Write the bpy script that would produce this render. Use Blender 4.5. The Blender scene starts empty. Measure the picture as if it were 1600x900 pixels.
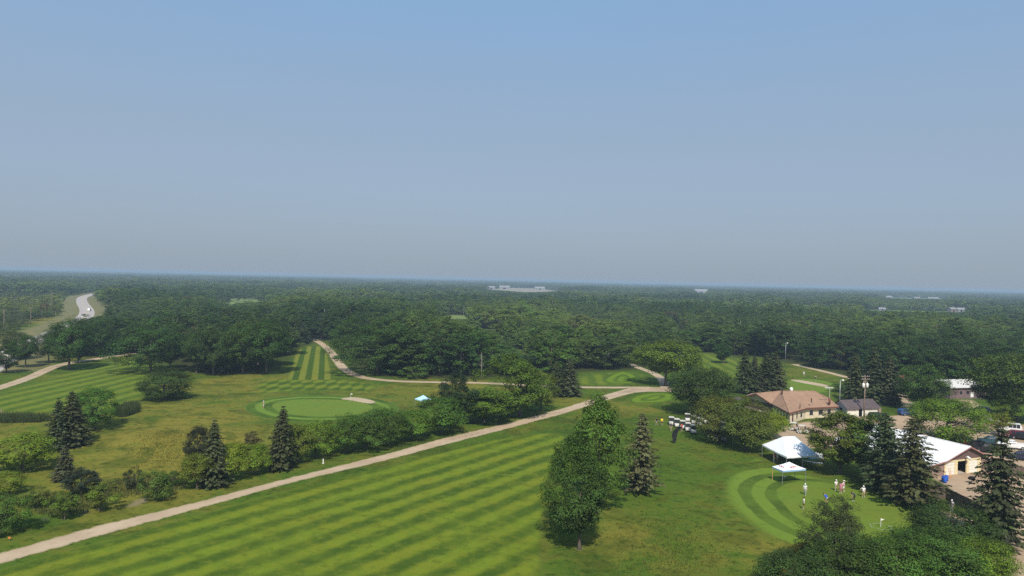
import bpy, math, random
import numpy as np
from mathutils import Vector, Matrix
from mathutils.geometry import delaunay_2d_cdt

SC = bpy.context.scene
COL = SC.collection
R = math.radians

# ------------------------------------------------------------------ camera
CAM_H = 33.0
FPX = 1110.0                      # focal length in pixels of a 1600 px wide frame
PITCH = math.atan((450 - 436.5) / FPX)
ROLL = math.atan(0.0225)
_r0 = Vector((1, 0, 0))
FWD = Vector((0, math.cos(PITCH), -math.sin(PITCH)))
_u0 = Vector((0, math.sin(PITCH), math.cos(PITCH)))
CR = _r0 * math.cos(ROLL) + _u0 * math.sin(ROLL)
CU = -_r0 * math.sin(ROLL) + _u0 * math.cos(ROLL)
cam_data = bpy.data.cameras.new('camera')
cam_data.sensor_width = 36.0
cam_data.lens = 36.0 * FPX / 1600.0
cam_data.clip_start = 0.5
cam_data.clip_end = 60000
cam = bpy.data.objects.new('camera', cam_data)
COL.objects.link(cam)
cam.matrix_world = Matrix(((CR.x, CU.x, -FWD.x, 0), (CR.y, CU.y, -FWD.y, 0), (CR.z, CU.z, -FWD.z, CAM_H), (0, 0, 0, 1)))
SC.camera = cam

# ------------------------------------------------------------------ light
SUN_EL = 49.0
SHADOW_AZ = -2.0                   # degrees right of +Y that shadows fall
sun_data = bpy.data.lights.new('sun', 'SUN')
sun_data.energy = 5.0
sun_data.angle = R(0.8)
sun_data.color = (1.0, 0.93, 0.82)
sun = bpy.data.objects.new('sun', sun_data)
COL.objects.link(sun)
_L = Vector((math.sin(R(SHADOW_AZ)) * math.cos(R(SUN_EL)), math.cos(R(SHADOW_AZ)) * math.cos(R(SUN_EL)), -math.sin(R(SUN_EL))))
sun.rotation_euler = _L.to_track_quat('-Z', 'Y').to_euler()
sun.location = (0, -60, 90)

world = bpy.data.worlds.new('World')
SC.world = world
world.use_nodes = True
wn, wl = world.node_tree.nodes, world.node_tree.links
wn.clear()
sky = wn.new('ShaderNodeTexSky')
sky.sky_type = 'NISHITA'
sky.sun_disc = False
sky.sun_elevation = R(SUN_EL)
sky.sun_rotation = R(180 + SHADOW_AZ)
sky.altitude = 200
sky.air_density = 1.0
sky.dust_density = 2.0
sky.ozone_density = 2.0
wtc = wn.new('ShaderNodeTexCoord')
wsx = wn.new('ShaderNodeSeparateXYZ')
wl.new(wtc.outputs['Generated'], wsx.inputs[0])
wmr = wn.new('ShaderNodeMapRange')
wmr.inputs['From Min'].default_value = 0.0
wmr.inputs['From Max'].default_value = 0.42
wmr.inputs['To Min'].default_value = 0.90
wmr.inputs['To Max'].default_value = 0.55
wl.new(wsx.outputs['Z'], wmr.inputs['Value'])
SMOKE = wn.new('ShaderNodeValToRGB')      # smoke veil: an even tint that thins with height, faintly uneven
_cr = SMOKE.color_ramp
_cr.interpolation = 'EASE'
for _i, (_p, _c) in enumerate([(0.0, (.326, .400, .488)), (.17, (.346, .450, .592)), (.40, (.325, .545, .825))]):
    _e = _cr.elements[_i] if _i < 2 else _cr.elements.new(_p)
    _e.position = _p; _e.color = (*_c, 1)
wnz = wn.new('ShaderNodeTexNoise'); wnz.inputs['Scale'].default_value = 1.6; wnz.inputs['Detail'].default_value = 4
wmp = wn.new('ShaderNodeMapping'); wmp.inputs['Scale'].default_value = (1, 1, 5)
wl.new(wtc.outputs['Generated'], wmp.inputs[0]); wl.new(wmp.outputs[0], wnz.inputs['Vector'])
wad = wn.new('ShaderNodeMath'); wad.operation = 'MULTIPLY_ADD'; wad.inputs[1].default_value = .09; wl.new(wnz.outputs[0], wad.inputs[0])
wof = wn.new('ShaderNodeMath'); wof.operation = 'SUBTRACT'; wof.inputs[1].default_value = .045; wl.new(wsx.outputs['Z'], wof.inputs[0])
wl.new(wof.outputs[0], wad.inputs[2]); wl.new(wad.outputs[0], SMOKE.inputs[0])
wsc = wn.new('ShaderNodeMixRGB'); wsc.blend_type = 'MULTIPLY'; wsc.inputs[0].default_value = 1; wsc.inputs[2].default_value = (10, 10, 10, 1)
wl.new(SMOKE.outputs[0], wsc.inputs[1])
wmx = wn.new('ShaderNodeMixRGB')
wl.new(wmr.outputs[0], wmx.inputs[0])
wl.new(sky.outputs[0], wmx.inputs[1])
wl.new(wsc.outputs[0], wmx.inputs[2])
wbg = wn.new('ShaderNodeBackground')
wbg.inputs['Strength'].default_value = 0.1
wout = wn.new('ShaderNodeOutputWorld')
wl.new(wmx.outputs[0], wbg.inputs['Color'])
wl.new(wbg.outputs[0], wout.inputs['Surface'])

SC.view_settings.view_transform = 'Standard'
SC.view_settings.look = 'None'
SC.view_settings.exposure = 0.0
SC.view_settings.gamma = 1.0
SC.view_settings.use_curve_mapping = False
SC.render.engine = 'CYCLES'
SC.cycles.max_bounces = 5
SC.cycles.diffuse_bounces = 2
SC.cycles.glossy_bounces = 2
SC.cycles.transmission_bounces = 3
SC.cycles.transparent_max_bounces = 6
SC.cycles.volume_bounces = 0
SC.cycles.use_denoising = False
SC.cycles.use_adaptive_sampling = False

# ------------------------------------------------------------------ layout helpers
BUMPS = []                         # (x, y, radius_x, radius_y, height): gentle knolls of the meadow
def gh(x, y):
    z = 0.0
    for (bx_, by_, rx, ry, h) in BUMPS:
        q = ((x - bx_) / rx) ** 2 + ((y - by_) / ry) ** 2
        if q < 1:
            z += h * (1 - q) ** 2
    return z

def ray(px, py):
    return CR * ((px - 800) / FPX) + CU * ((450 - py) / FPX) + FWD

def G(px, py, z=0.0):
    """the ground point (or the point at height z) that a place in the photograph stands on"""
    d = ray(px, py)
    t = (CAM_H - z) / -d.z
    return Vector((d.x * t, d.y * t, z))

def GG(px, py):
    p = G(px, py)
    for _ in range(3):
        p = G(px, py, gh(p.x, p.y))
    return p

def project(p):
    v = Vector(p) - Vector((0, 0, CAM_H))
    w = v.dot(FWD)
    return 800 + FPX * v.dot(CR) / w, 450 - FPX * v.dot(CU) / w, w

k_ = G(268, 690); BUMPS.append((k_.x, k_.y, 22, 20, 1.5))
k_ = G(215, 655); BUMPS.append((k_.x, k_.y, 18, 14, 0.7))

DRY = []                           # (x, y, radius, strength) dry straw-coloured turf
for (px, py, r, s) in [(255, 690, 18, .75), (330, 640, 20, .5), (300, 665, 18, .55), (200, 720, 12, .5), (390, 640, 14, .5), (60, 665, 22, .45), (0, 690, 20, .3),
                       (640, 610, 20, .35), (700, 608, 14, .5), (180, 760, 12, .45), (70, 780, 12, .3), (1060, 850, 14, .45), (980, 830, 9, .3), (1130, 880, 12, .5),
                       (1200, 880, 9, .7), (930, 630, 14, .35), (860, 640, 12, .35), (960, 880, 7, .3), (1120, 820, 9, .35), (350, 600, 26, .3), (20, 760, 10, .4),
                       (100, 480, 70, .9), (60, 500, 50, .8), (20, 530, 40, .7), (60, 560, 14, .5), (155, 480, 24, .5), (1240, 575, 16, .4), (940, 870, 6, .35), (1000, 860, 7, .35)]:
    p = G(px, py)
    DRY.append((p.x, p.y, r * 1.35, s * (1.12 if px < 800 else .7)))

def dryness(xy):
    out = np.zeros(len(xy))
    for (x, y, r, s) in DRY:
        out = np.maximum(out, s * np.exp(-((xy[:, 0] - x) ** 2 + (xy[:, 1] - y) ** 2) / (r * r)))
    return out

# ------------------------------------------------------------------ node helpers
class NT:
    def __init__(self, tree):
        self.t = tree; self.n = tree.nodes; self.l = tree.links
    def new(self, typ, **kw):
        n = self.n.new(typ)
        for k, v in kw.items():
            setattr(n, k, v)
        return n
    def link(self, a, b):
        self.l.new(a, b)
    def val(self, sock, v):
        if hasattr(v, 'default_value') or isinstance(v, bpy.types.NodeSocket):
            self.l.new(v, sock)
        else:
            sock.default_value = v
    def math(self, op, a, b=0.0, c=0.0, clamp=False):
        n = self.n.new('ShaderNodeMath'); n.operation = op; n.use_clamp = clamp
        self.val(n.inputs[0], a); self.val(n.inputs[1], b)
        if len(n.inputs) > 2: self.val(n.inputs[2], c)
        return n.outputs[0]
    def mix(self, fac, a, b, blend='MIX'):
        n = self.n.new('ShaderNodeMixRGB'); n.blend_type = blend
        self.val(n.inputs[0], fac)
        for s, v in ((n.inputs[1], a), (n.inputs[2], b)):
            if isinstance(v, bpy.types.NodeSocket): self.l.new(v, s)
            else: s.default_value = (v[0], v[1], v[2], 1)
        return n.outputs[0]
    def noise(self, scale, detail=3, vec=None, rough=0.55, dist=0.0):
        n = self.n.new('ShaderNodeTexNoise')
        n.inputs['Scale'].default_value = scale; n.inputs['Detail'].default_value = detail
        n.inputs['Roughness'].default_value = rough; n.inputs['Distortion'].default_value = dist
        if vec is not None: self.l.new(vec, n.inputs['Vector'])
        return n.outputs[0]
    def ramp(self, v, lo, hi, a=0.0, b=1.0, smooth=True):
        n = self.n.new('ShaderNodeMapRange')
        if smooth: n.interpolation_type = 'SMOOTHSTEP'
        self.val(n.inputs[0], v)
        n.inputs[1].default_value = lo; n.inputs[2].default_value = hi; n.inputs[3].default_value = a; n.inputs[4].default_value = b
        return n.outputs[0]
    def attr(self, name, kind='GEOMETRY'):
        n = self.n.new('ShaderNodeAttribute'); n.attribute_name = name; n.attribute_type = kind
        return n
    def pos(self):
        return self.n.new('ShaderNodeNewGeometry').outputs['Position']

def new_mat(name):
    m = bpy.data.materials.new(name)
    m.use_nodes = True
    m.node_tree.nodes.clear()
    nt = NT(m.node_tree)
    out = nt.new('ShaderNodeOutputMaterial')
    return m, nt, out

def principled(nt, out, color, rough=0.8, spec=0.3, metal=0.0, bump=None, bump_str=0.3, bump_dist=0.1):
    p = nt.new('ShaderNodeBsdfPrincipled')
    if isinstance(color, bpy.types.NodeSocket): nt.link(color, p.inputs['Base Color'])
    else: p.inputs['Base Color'].default_value = (*color[:3], 1)
    nt.val(p.inputs['Roughness'], rough)
    p.inputs['Specular IOR Level'].default_value = spec
    p.inputs['Metallic'].default_value = metal
    if bump is not None:
        b = nt.new('ShaderNodeBump')
        b.inputs['Strength'].default_value = bump_str; b.inputs['Distance'].default_value = bump_dist
        nt.link(bump, b.inputs['Height']); nt.link(b.outputs[0], p.inputs['Normal'])
    nt.link(p.outputs[0], out.inputs['Surface'])
    return p

_plain = {}
def plain(name, color, rough=0.6, spec=0.4, metal=0.0, var=0.12, scale=1.5):
    """a painted / moulded surface: base colour with faint dirt and unevenness"""
    if name in _plain: return _plain[name]
    m, nt, out = new_mat(name)
    tc = nt.new('ShaderNodeTexCoord')
    n1 = nt.noise(scale, 5, tc.outputs['Object'])
    c = nt.mix(nt.ramp(n1, .3, .75), tuple(x * (1 + var) for x in color), tuple(x * (1 - var) for x in color))
    r = nt.math('ADD', rough - .08, nt.math('MULTIPLY', n1, .16))
    principled(nt, out, c, r, spec, metal)
    _plain[name] = m
    return m

# shared colour of unmown ground: green rough with straw patches
rg = bpy.data.node_groups.new('rough_turf', 'ShaderNodeTree')
rg.interface.new_socket('Color', in_out='OUTPUT', socket_type='NodeSocketColor')
rg.interface.new_socket('Height', in_out='OUTPUT', socket_type='NodeSocketFloat')
g = NT(rg)
go = g.new('NodeGroupOutput')
ps = g.pos()
nA = g.noise(.03, 4, ps); nB = g.noise(.16, 5, ps, .6, .6); nC = g.noise(.9, 5, ps, .65); nD = g.noise(4.0, 3, ps, .7)
dry = g.attr('dry').outputs['Fac']
f = g.math('ADD', dry, g.math('MULTIPLY_ADD', nA, 1.9, -1.0))
f = g.math('ADD', f, g.math('MULTIPLY_ADD', nB, 2.2, -1.1))
f = g.ramp(f, -.18, .72)
c = g.mix(f, (.066, .114, .013), (.192, .168, .028))
c = g.mix(g.ramp(g.noise(.07, 4, ps, .6, 1.0), .50, .62, 0, .55), c, (.026, .056, .007))
c = g.mix(g.ramp(nB, .50, .64, 0, .6), c, (.030, .060, .007))
c = g.mix(g.ramp(nC, .52, .66, 0, .5), c, (.120, .115, .018))
c = g.mix(g.ramp(nC, .47, .36, 0, .6), c, (.020, .040, .006))
c = g.mix(.4, c, g.mix(nD, (.1, .1, .1), (1.9, 1.9, 1.9)), 'MULTIPLY')
g.link(c, go.inputs[0])
g.link(g.math('ADD', nC, g.math('MULTIPLY', nD, .5)), go.inputs[1])

def rough_node(nt):
    n = nt.new('ShaderNodeGroup'); n.node_tree = rg
    return n

def ground_material():
    m, nt, out = new_mat('rough_grass_ground')
    rn = rough_node(nt)
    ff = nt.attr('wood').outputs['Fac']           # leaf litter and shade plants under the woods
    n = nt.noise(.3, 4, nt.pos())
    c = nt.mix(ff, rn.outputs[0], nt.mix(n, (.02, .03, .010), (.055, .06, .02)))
    principled(nt, out, c, .97, .03, bump=rn.outputs[1], bump_str=.55, bump_dist=.35)
    return m

def turf_material(name, light, dark, stripe=None, rings=None, edge=1.0, checker=None, contrast=1.0, sharp=.35, speck=1.0):
    """mown turf. stripe = (dirx, diry, period): mowing lanes along a direction; rings = [(d0, d1, 0/1)...] lanes by distance from the core"""
    m, nt, out = new_mat(name)
    P = nt.pos()
    d = nt.attr('d').outputs['Fac']
    n1 = nt.noise(.12, 4, P); n2 = nt.noise(.55, 5, P, .65); n3 = nt.noise(3.0, 4, P, .7)
    rn = rough_node(nt)
    lane = None
    wob = nt.math('MULTIPLY_ADD', n1, 1.4, -.7)
    if stripe:
        dx, dy, per = stripe
        dp = nt.new('ShaderNodeVectorMath', operation='DOT_PRODUCT')
        nt.link(P, dp.inputs[0]); dp.inputs[1].default_value = (dy / per * 2 * math.pi, -dx / per * 2 * math.pi, 0)
        ph = nt.math('ADD', dp.outputs['Value'], nt.math('MULTIPLY', wob, .8 if sharp > .3 else .2))
        lane = nt.ramp(nt.math('SINE', ph), -sharp, sharp)
        if sharp > .3:
            keep = nt.ramp(nt.noise(.06, 4, P), .32, .58, .65, 1.1)
            lane = nt.math('ADD', nt.math('MULTIPLY', nt.math('SUBTRACT', lane, .5), keep), nt.math('MULTIPLY_ADD', nt.ramp(nt.noise(.3, 5, P, .6), .36, .64), .34, .33))
    if checker:
        ax, ay, per = checker
        a1 = nt.new('ShaderNodeVectorMath', operation='DOT_PRODUCT'); a2 = nt.new('ShaderNodeVectorMath', operation='DOT_PRODUCT')
        for a, s in ((a1, 1), (a2, -1)):
            nt.link(P, a.inputs[0]); a.inputs[1].default_value = (ax * math.pi, s * ay * math.pi, 0)
        pr = nt.math('MULTIPLY', nt.math('SINE', nt.math('ADD', a1.outputs['Value'], wob)), nt.math('SINE', a2.outputs['Value']))
        lane = nt.ramp(pr, -.45, .55, .1, 1)
    c = nt.mix(nt.ramp(n1, .35, .7), light, tuple(x * y for x, y in zip(light, (1.12, .95, 1.0))))
    if lane is not None:
        c = nt.mix(nt.math('MULTIPLY', nt.math('SUBTRACT', 1.0, lane), contrast), c, dark)
    if rings:
        dw = nt.math('ADD', d, nt.math('MULTIPLY_ADD', nt.noise(.25, 2, P), .7, -.35))
        for (d0, d1, tone) in rings:
            inside = nt.math('MULTIPLY', nt.ramp(dw, d0 - .18, d0 + .18), nt.ramp(dw, d1 - .18, d1 + .18, 1, 0))
            c = nt.mix(nt.math('MULTIPLY', inside, nt.ramp(n1, .35, .65, .45, .9)), c, dark if tone == 0 else tuple(x * 1.12 for x in light))
    c = nt.mix(nt.math('MULTIPLY', nt.ramp(n2, .5, .68), .5 * speck), c, tuple(x * .62 for x in dark))
    c = nt.mix(nt.math('MULTIPLY', nt.ramp(n2, .48, .36), .45 * speck), c, (light[0] * 1.35, light[1] * 1.02, light[2]))
    c = nt.mix(.4 * speck, c, nt.mix(n3, (.1, .1, .1), (1.9, 1.9, 1.9)), 'MULTIPLY')
    e = nt.attr('e').outputs['Fac']
    ef = nt.ramp(nt.math('ADD', e, nt.math('MULTIPLY_ADD', n2, 1.2, -.6)), 0, edge)
    if rings and rings[-1][0] < 0:
        ef = nt.math('MULTIPLY', ef, nt.ramp(dw, rings[-1][0] - .3, rings[-1][0] + .1))
    c = nt.mix(ef, rn.outputs[0], c)
    principled(nt, out, c, .95, .04, bump=n3, bump_str=.35, bump_dist=.15)
    return m

def dirt_material(name, a, b, edge=.7, wet=0.0, tracks=False):
    m, nt, out = new_mat(name)
    P = nt.pos()
    n1 = nt.noise(.18, 4, P); n2 = nt.noise(1.2, 5, P, .65); n3 = nt.noise(9, 3, P, .7)
    c = nt.mix(nt.ramp(n1, .3, .7), a, b)
    c = nt.mix(nt.ramp(n2, .55, .75, 0, .5), c, tuple(x * .62 for x in b))
    c = nt.mix(.3, c, nt.mix(n3, (.4, .4, .4), (1.6, 1.6, 1.6)), 'MULTIPLY')
    if wet:
        c = nt.mix(nt.ramp(nt.noise(.07, 2, P), .62, .7, 0, wet), c, tuple(x * .45 for x in b))
    rn = rough_node(nt)
    e = nt.attr('e').outputs['Fac']
    if tracks:
        c = nt.mix(nt.math('MULTIPLY', nt.ramp(e, 1.35, 1.9), nt.ramp(n1, .35, .6, .1, .5)), c, tuple(x * .6 for x in b))
        c = nt.mix(nt.math('MULTIPLY', nt.ramp(e, .75, .35), .4), c, tuple(x * y for x, y in zip(b, (.75, .8, .7))))
    ef = nt.ramp(nt.math('ADD', e, nt.math('MULTIPLY_ADD', n2, 1.8, -.9)), -.1, edge)
    c = nt.mix(ef, rn.outputs[0], c)
    principled(nt, out, c, .93, .15, bump=n3, bump_str=.4, bump_dist=.05)
    return m

# ------------------------------------------------------------------ mesh helpers
class MB:
    def __init__(self):
        self.v = []; self.f = []; self.m = []
    def face(self, pts, mi=0):
        b = len(self.v); self.v += [tuple(p) for p in pts]; self.f.append(tuple(range(b, b + len(pts)))); self.m.append(mi); return self
    def box(self, c, s, rz=0.0, mi=0, taper=1.0):
        cx, cy, cz = c; sx, sy, sz = (q / 2 for q in s)
        b = len(self.v); cs, sn = math.cos(rz), math.sin(rz)
        for z, k in ((-sz, 1.0), (sz, taper)):
            for x, y in ((-sx, -sy), (sx, -sy), (sx, sy), (-sx, sy)):
                x *= k; y *= k
                self.v.append((cx + x * cs - y * sn, cy + x * sn + y * cs, cz + z))
        for q in ((0, 3, 2, 1), (4, 5, 6, 7), (0, 1, 5, 4), (1, 2, 6, 5), (2, 3, 7, 6), (3, 0, 4, 7)):
            self.f.append(tuple(b + i for i in q)); self.m.append(mi)
        return self
    def tube(self, pts, rad, n=8, mi=0, cap=True):
        pts = [Vector(p) for p in pts]
        if not hasattr(rad, '__len__'): rad = [rad] * len(pts)
        b = len(self.v)
        for i, p in enumerate(pts):
            t = (pts[min(i + 1, len(pts) - 1)] - pts[max(i - 1, 0)]).normalized()
            a = Vector((0, 0, 1)) if abs(t.z) < .9 else Vector((1, 0, 0))
            u = t.cross(a).normalized(); w = t.cross(u)
            for k in range(n):
                q = 2 * math.pi * k / n
                self.v.append(tuple(p + (u * math.cos(q) + w * math.sin(q)) * rad[i]))
        for i in range(len(pts) - 1):
            for k in range(n):
                a0 = b + i * n + k; a1 = b + i * n + (k + 1) % n
                self.f.append((a0, a1, a1 + n, a0 + n)); self.m.append(mi)
        if cap:
            self.f.append(tuple(b + k for k in reversed(range(n)))); self.m.append(mi)
            e = b + (len(pts) - 1) * n
            self.f.append(tuple(e + k for k in range(n))); self.m.append(mi)
        return self
    def prism(self, poly, z0, z1, mi=0):
        b = len(self.v); n = len(poly)
        self.v += [(p[0], p[1], z0) for p in poly] + [(p[0], p[1], z1) for p in poly]
        self.f.append(tuple(b + i for i in reversed(range(n)))); self.f.append(tuple(b + n + i for i in range(n))); self.m += [mi, mi]
        for i in range(n):
            j = (i + 1) % n
            self.f.append((b + i, b + j, b + n + j, b + n + i)); self.m.append(mi)
        return self
    def loft(self, secs, mi=0):
        """secs: closed rings of equal length"""
        b = len(self.v); n = len(secs[0])
        for s in secs: self.v += [tuple(p) for p in s]
        for i in range(len(secs) - 1):
            for k in range(n):
                a0 = b + i * n + k; a1 = b + i * n + (k + 1) % n
                self.f.append((a0, a1, a1 + n, a0 + n)); self.m.append(mi)
        self.f.append(tuple(b + k for k in reversed(range(n)))); self.m.append(mi)
        e = b + (len(secs) - 1) * n
        self.f.append(tuple(e + k for k in range(n))); self.m.append(mi)
        return self
    def mesh(self, name, mats, smooth=False):
        me = bpy.data.meshes.new(name)
        me.from_pydata(self.v, [], self.f)
        mats = mats if isinstance(mats, (list, tuple)) else [mats]
        for m in mats: me.materials.append(m)
        if len(mats) > 1: me.polygons.foreach_set('material_index', self.m)
        if smooth: me.polygons.foreach_set('use_smooth', [True] * len(me.polygons))
        me.update()
        return me
    def build(self, name, mats, parent=None, smooth=False, bevel=0.0):
        return link(name, self.mesh(name, mats, smooth), parent, bevel)

def link(name, data, parent=None, bevel=0.0):
    o = bpy.data.objects.new(name, data)
    COL.objects.link(o)
    if parent is not None: o.parent = parent
    if bevel:
        b = o.modifiers.new('bevel', 'BEVEL'); b.width = bevel; b.segments = 1; b.limit_method = 'ANGLE'
    return o

def tag(o, label=None, cat=None, group=None, kind=None):
    if label: o['label'] = label
    if cat: o['category'] = cat
    if group: o['group'] = group
    if kind: o['kind'] = kind
    return o

def thing(name, label, cat, loc=(0, 0, 0), rz=0.0, group=None, scale=None):
    o = bpy.data.objects.new(name, None)
    COL.objects.link(o)
    o.empty_display_size = .3
    o.location = loc; o.rotation_euler = (0, 0, rz)
    if scale: o.scale = scale
    return tag(o, label, cat, group)

def copy_tree(o, parent=None):
    c = o.copy(); COL.objects.link(c); c.parent = parent
    for ch in list(o.children): copy_tree(ch, c)
    return c

def np_mesh(name, V, F, mats, midx=None, attrs=None, smooth=False):
    """V (n,3), F (m,k) with equal-sized faces"""
    me = bpy.data.meshes.new(name)
    n, (m, k) = len(V), F.shape
    me.vertices.add(n); me.vertices.foreach_set('co', np.ascontiguousarray(V, dtype=np.float32).ravel())
    me.loops.add(m * k); me.loops.foreach_set('vertex_index', np.ascontiguousarray(F, dtype=np.int32).ravel())
    me.polygons.add(m)
    me.polygons.foreach_set('loop_start', np.arange(m, dtype=np.int32) * k)
    try: me.polygons.foreach_set('loop_total', np.full(m, k, dtype=np.int32))
    except Exception: pass
    for mt in (mats if isinstance(mats, (list, tuple)) else [mats]): me.materials.append(mt)
    if midx is not None: me.polygons.foreach_set('material_index', midx.astype(np.int32))
    if smooth: me.polygons.foreach_set('use_smooth', np.ones(m, dtype=bool))
    me.update(calc_edges=True); me.validate()
    for an, av in (attrs or {}).items():
        a = me.attributes.new(an, 'FLOAT', 'POINT'); a.data.foreach_set('value', av.astype(np.float32))
    return me

def in_poly(P, poly):
    poly = np.asarray(poly, float); x, y = P[:, 0], P[:, 1]
    inside = np.zeros(len(P), bool); j = len(poly) - 1
    for i in range(len(poly)):
        xi, yi = poly[i]; xj, yj = poly[j]
        hit = ((yi > y) != (yj > y)) & (x < (xj - xi) * (y - yi) / (yj - yi + 1e-12) + xi)
        inside ^= hit; j = i
    return inside

def poly_dist(P, poly, closed=True):
    poly = np.asarray(poly, float); n = len(poly)
    best = np.full(len(P), 1e9)
    for i in range(n if closed else n - 1):
        a = poly[i]; b = poly[(i + 1) % n]; ab = b - a
        t = np.clip(((P - a) @ ab) / (ab @ ab + 1e-12), 0, 1)
        best = np.minimum(best, np.hypot(*(P - a - t[:, None] * ab).T))
    return best

def signed(P, poly):
    return np.where(in_poly(P, poly), 1, -1) * poly_dist(P, poly)

def smooth_poly(pts, closed=True, it=2):
    pts = [np.array(p, float) for p in pts]
    for _ in range(it):
        out = []; n = len(pts)
        if not closed: out.append(pts[0])
        for i in range(n if closed else n - 1):
            a, b = pts[i], pts[(i + 1) % n]
            out += [a * .75 + b * .25, a * .25 + b * .75]
        if not closed: out.append(pts[-1])
        pts = out
    return np.array(pts)

def px_poly(pts, it=2):
    return smooth_poly([tuple(G(*p).xy) for p in pts], True, it) if it else np.array([tuple(G(*p).xy) for p in pts])

def sheet(name, poly, mat, z, step=2.5, core=None, kind='structure', jitter=0.0, seed=0):
    """a ground covering laid as its own sheet; carries d (distance from the core outline), e (distance in from its edge) and dry"""
    poly = np.asarray(poly, float); rnd = random.Random(seed)
    bd = []
    for i in range(len(poly)):
        a, b = poly[i], poly[(i + 1) % len(poly)]
        L = np.hypot(*(b - a)); k = max(1, int(L / step))
        for q in range(k):
            p = a + (b - a) * q / k
            bd.append(p + np.array([rnd.uniform(-jitter, jitter), rnd.uniform(-jitter, jitter)]))
    bd = np.array(bd)
    lo, hi = bd.min(0), bd.max(0)
    gx, gy = np.meshgrid(np.arange(lo[0], hi[0], step), np.arange(lo[1], hi[1], step))
    P = np.stack([gx.ravel(), gy.ravel()], 1)
    if len(P):
        P = P[in_poly(P, bd)]
        if len(P): P = P[poly_dist(P, bd) > step * .4]
    pts = [Vector((float(p[0]), float(p[1]))) for p in bd] + [Vector((float(p[0]), float(p[1]))) for p in P]
    vo, _, fo, *_r = delaunay_2d_cdt(pts, [], [list(range(len(bd)))], 1, 1e-4)
    V = np.array([(p[0], p[1], z) for p in vo]); F = np.array([f_ for f_ in fo if len(f_) == 3])
    V[:, 2] += [gh(p[0], p[1]) for p in V]
    e = poly_dist(V[:, :2], bd)
    d = signed(V[:, :2], core) if core is not None else e
    a, b, c = V[F[:, 0]], V[F[:, 1]], V[F[:, 2]]
    flip = np.cross(b - a, c - a)[:, 2] < 0
    F[flip] = F[flip][:, ::-1]
    me = np_mesh(name, V, F, mat, attrs={'d': d, 'e': e, 'dry': dryness(V[:, :2])})
    return tag(link(name, me), kind=kind)

def strip_poly(center, width):
    c = np.asarray(center, float)
    t = np.gradient(c, axis=0); t /= np.hypot(t[:, 0], t[:, 1])[:, None]
    n = np.stack([-t[:, 1], t[:, 0]], 1)
    w = np.asarray(width, float).reshape(-1, 1) / 2 if hasattr(width, '__len__') else width / 2
    return np.concatenate([c + n * w, (c - n * w)[::-1]])

# ------------------------------------------------------------------ open ground and where woods begin
OPEN_PX = [(-500, 690), (-60, 603), (20, 586), (60, 574), (110, 568), (190, 552), (225, 558), (262, 572), (300, 579), (335, 585), (415, 583), (446, 563), (466, 545),
           (496, 533), (518, 533), (532, 550), (550, 574), (592, 586), (640, 590), (700, 592), (760, 592), (830, 592), (880, 586), (905, 581), (1000, 578), (1022, 572),
           (1080, 562), (1094, 552), (1110, 551), (1150, 558), (1190, 558), (1230, 567), (1262, 573), (1330, 589), (1400, 606), (1430, 614), (1470, 620), (1545, 624),
           (1640, 612), (2100, 660), (2600, 1100), (2600, 3000), (-2000, 3000), (-2000, 1100)]
OPEN = np.array([tuple(G(*p).xy) for p in OPEN_PX])
HWY_PX = [(-120, 610), (-30, 569), (50, 535), (87, 521), (138, 493), (131, 485), (123, 472), (121, 463.5), (147, 457.2)]
HWY_C = [(-150, 200), (-195, 288), (-213, 331), (-262, 436), (-310, 520), (-395, 652), (-474, 783), (-530, 905), (-575, 1010), (-600, 1100)]
HWY = smooth_poly([(x * 1.1, y * 1.1) for x, y in HWY_C], False, 2)
HWY_W = 10.5
# places in the wood where the photograph shows open ground beyond the trees
GAPS_PX = {
    'hay_field': [(688, 494), (704, 492.2), (729, 492.8), (733, 498), (722, 501), (700, 499.5)],
    'clearing_lawn': [(752, 513), (786, 515), (793, 538), (778, 534), (762, 520)],
    'lawn_gap': [(803, 546), (823, 547), (822, 559), (806, 558)],
    'pale_field': [(340, 470.5), (352, 467), (384, 465), (400, 467), (414, 471), (380, 473), (362, 478), (346, 477)],
    'straw_gap': [(1050, 505), (1061, 507), (1060, 522), (1050, 521)],
    'gravel_yard': [(762, 452.5), (790, 449.4), (846, 450.8), (874, 455.0), (850, 456.2), (818, 457.2), (790, 454.4)],
    'yard_field': [(1085, 456), (1106, 456), (1106, 458.4), (1086, 458.4)],
    'verge_gap': [(98, 466), (116, 461), (150, 455.5), (150, 459), (140, 464), (150, 472), (164, 480), (160, 492), (140, 493), (108, 496), (60, 520), (5, 535), (5, 528), (60, 508), (100, 488)],
    'yard_field.001': [(1350, 484.2), (1380, 484.2), (1450, 486), (1510, 486), (1508, 488.2), (1450, 487.4), (1350, 485.6)],
    'yard_field.002': [(1380, 464.6), (1480, 466.6), (1478, 468), (1382, 466)],
}
GAPS = {k: np.array([tuple(G(*p).xy) for p in v]) for k, v in GAPS_PX.items()}

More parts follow.
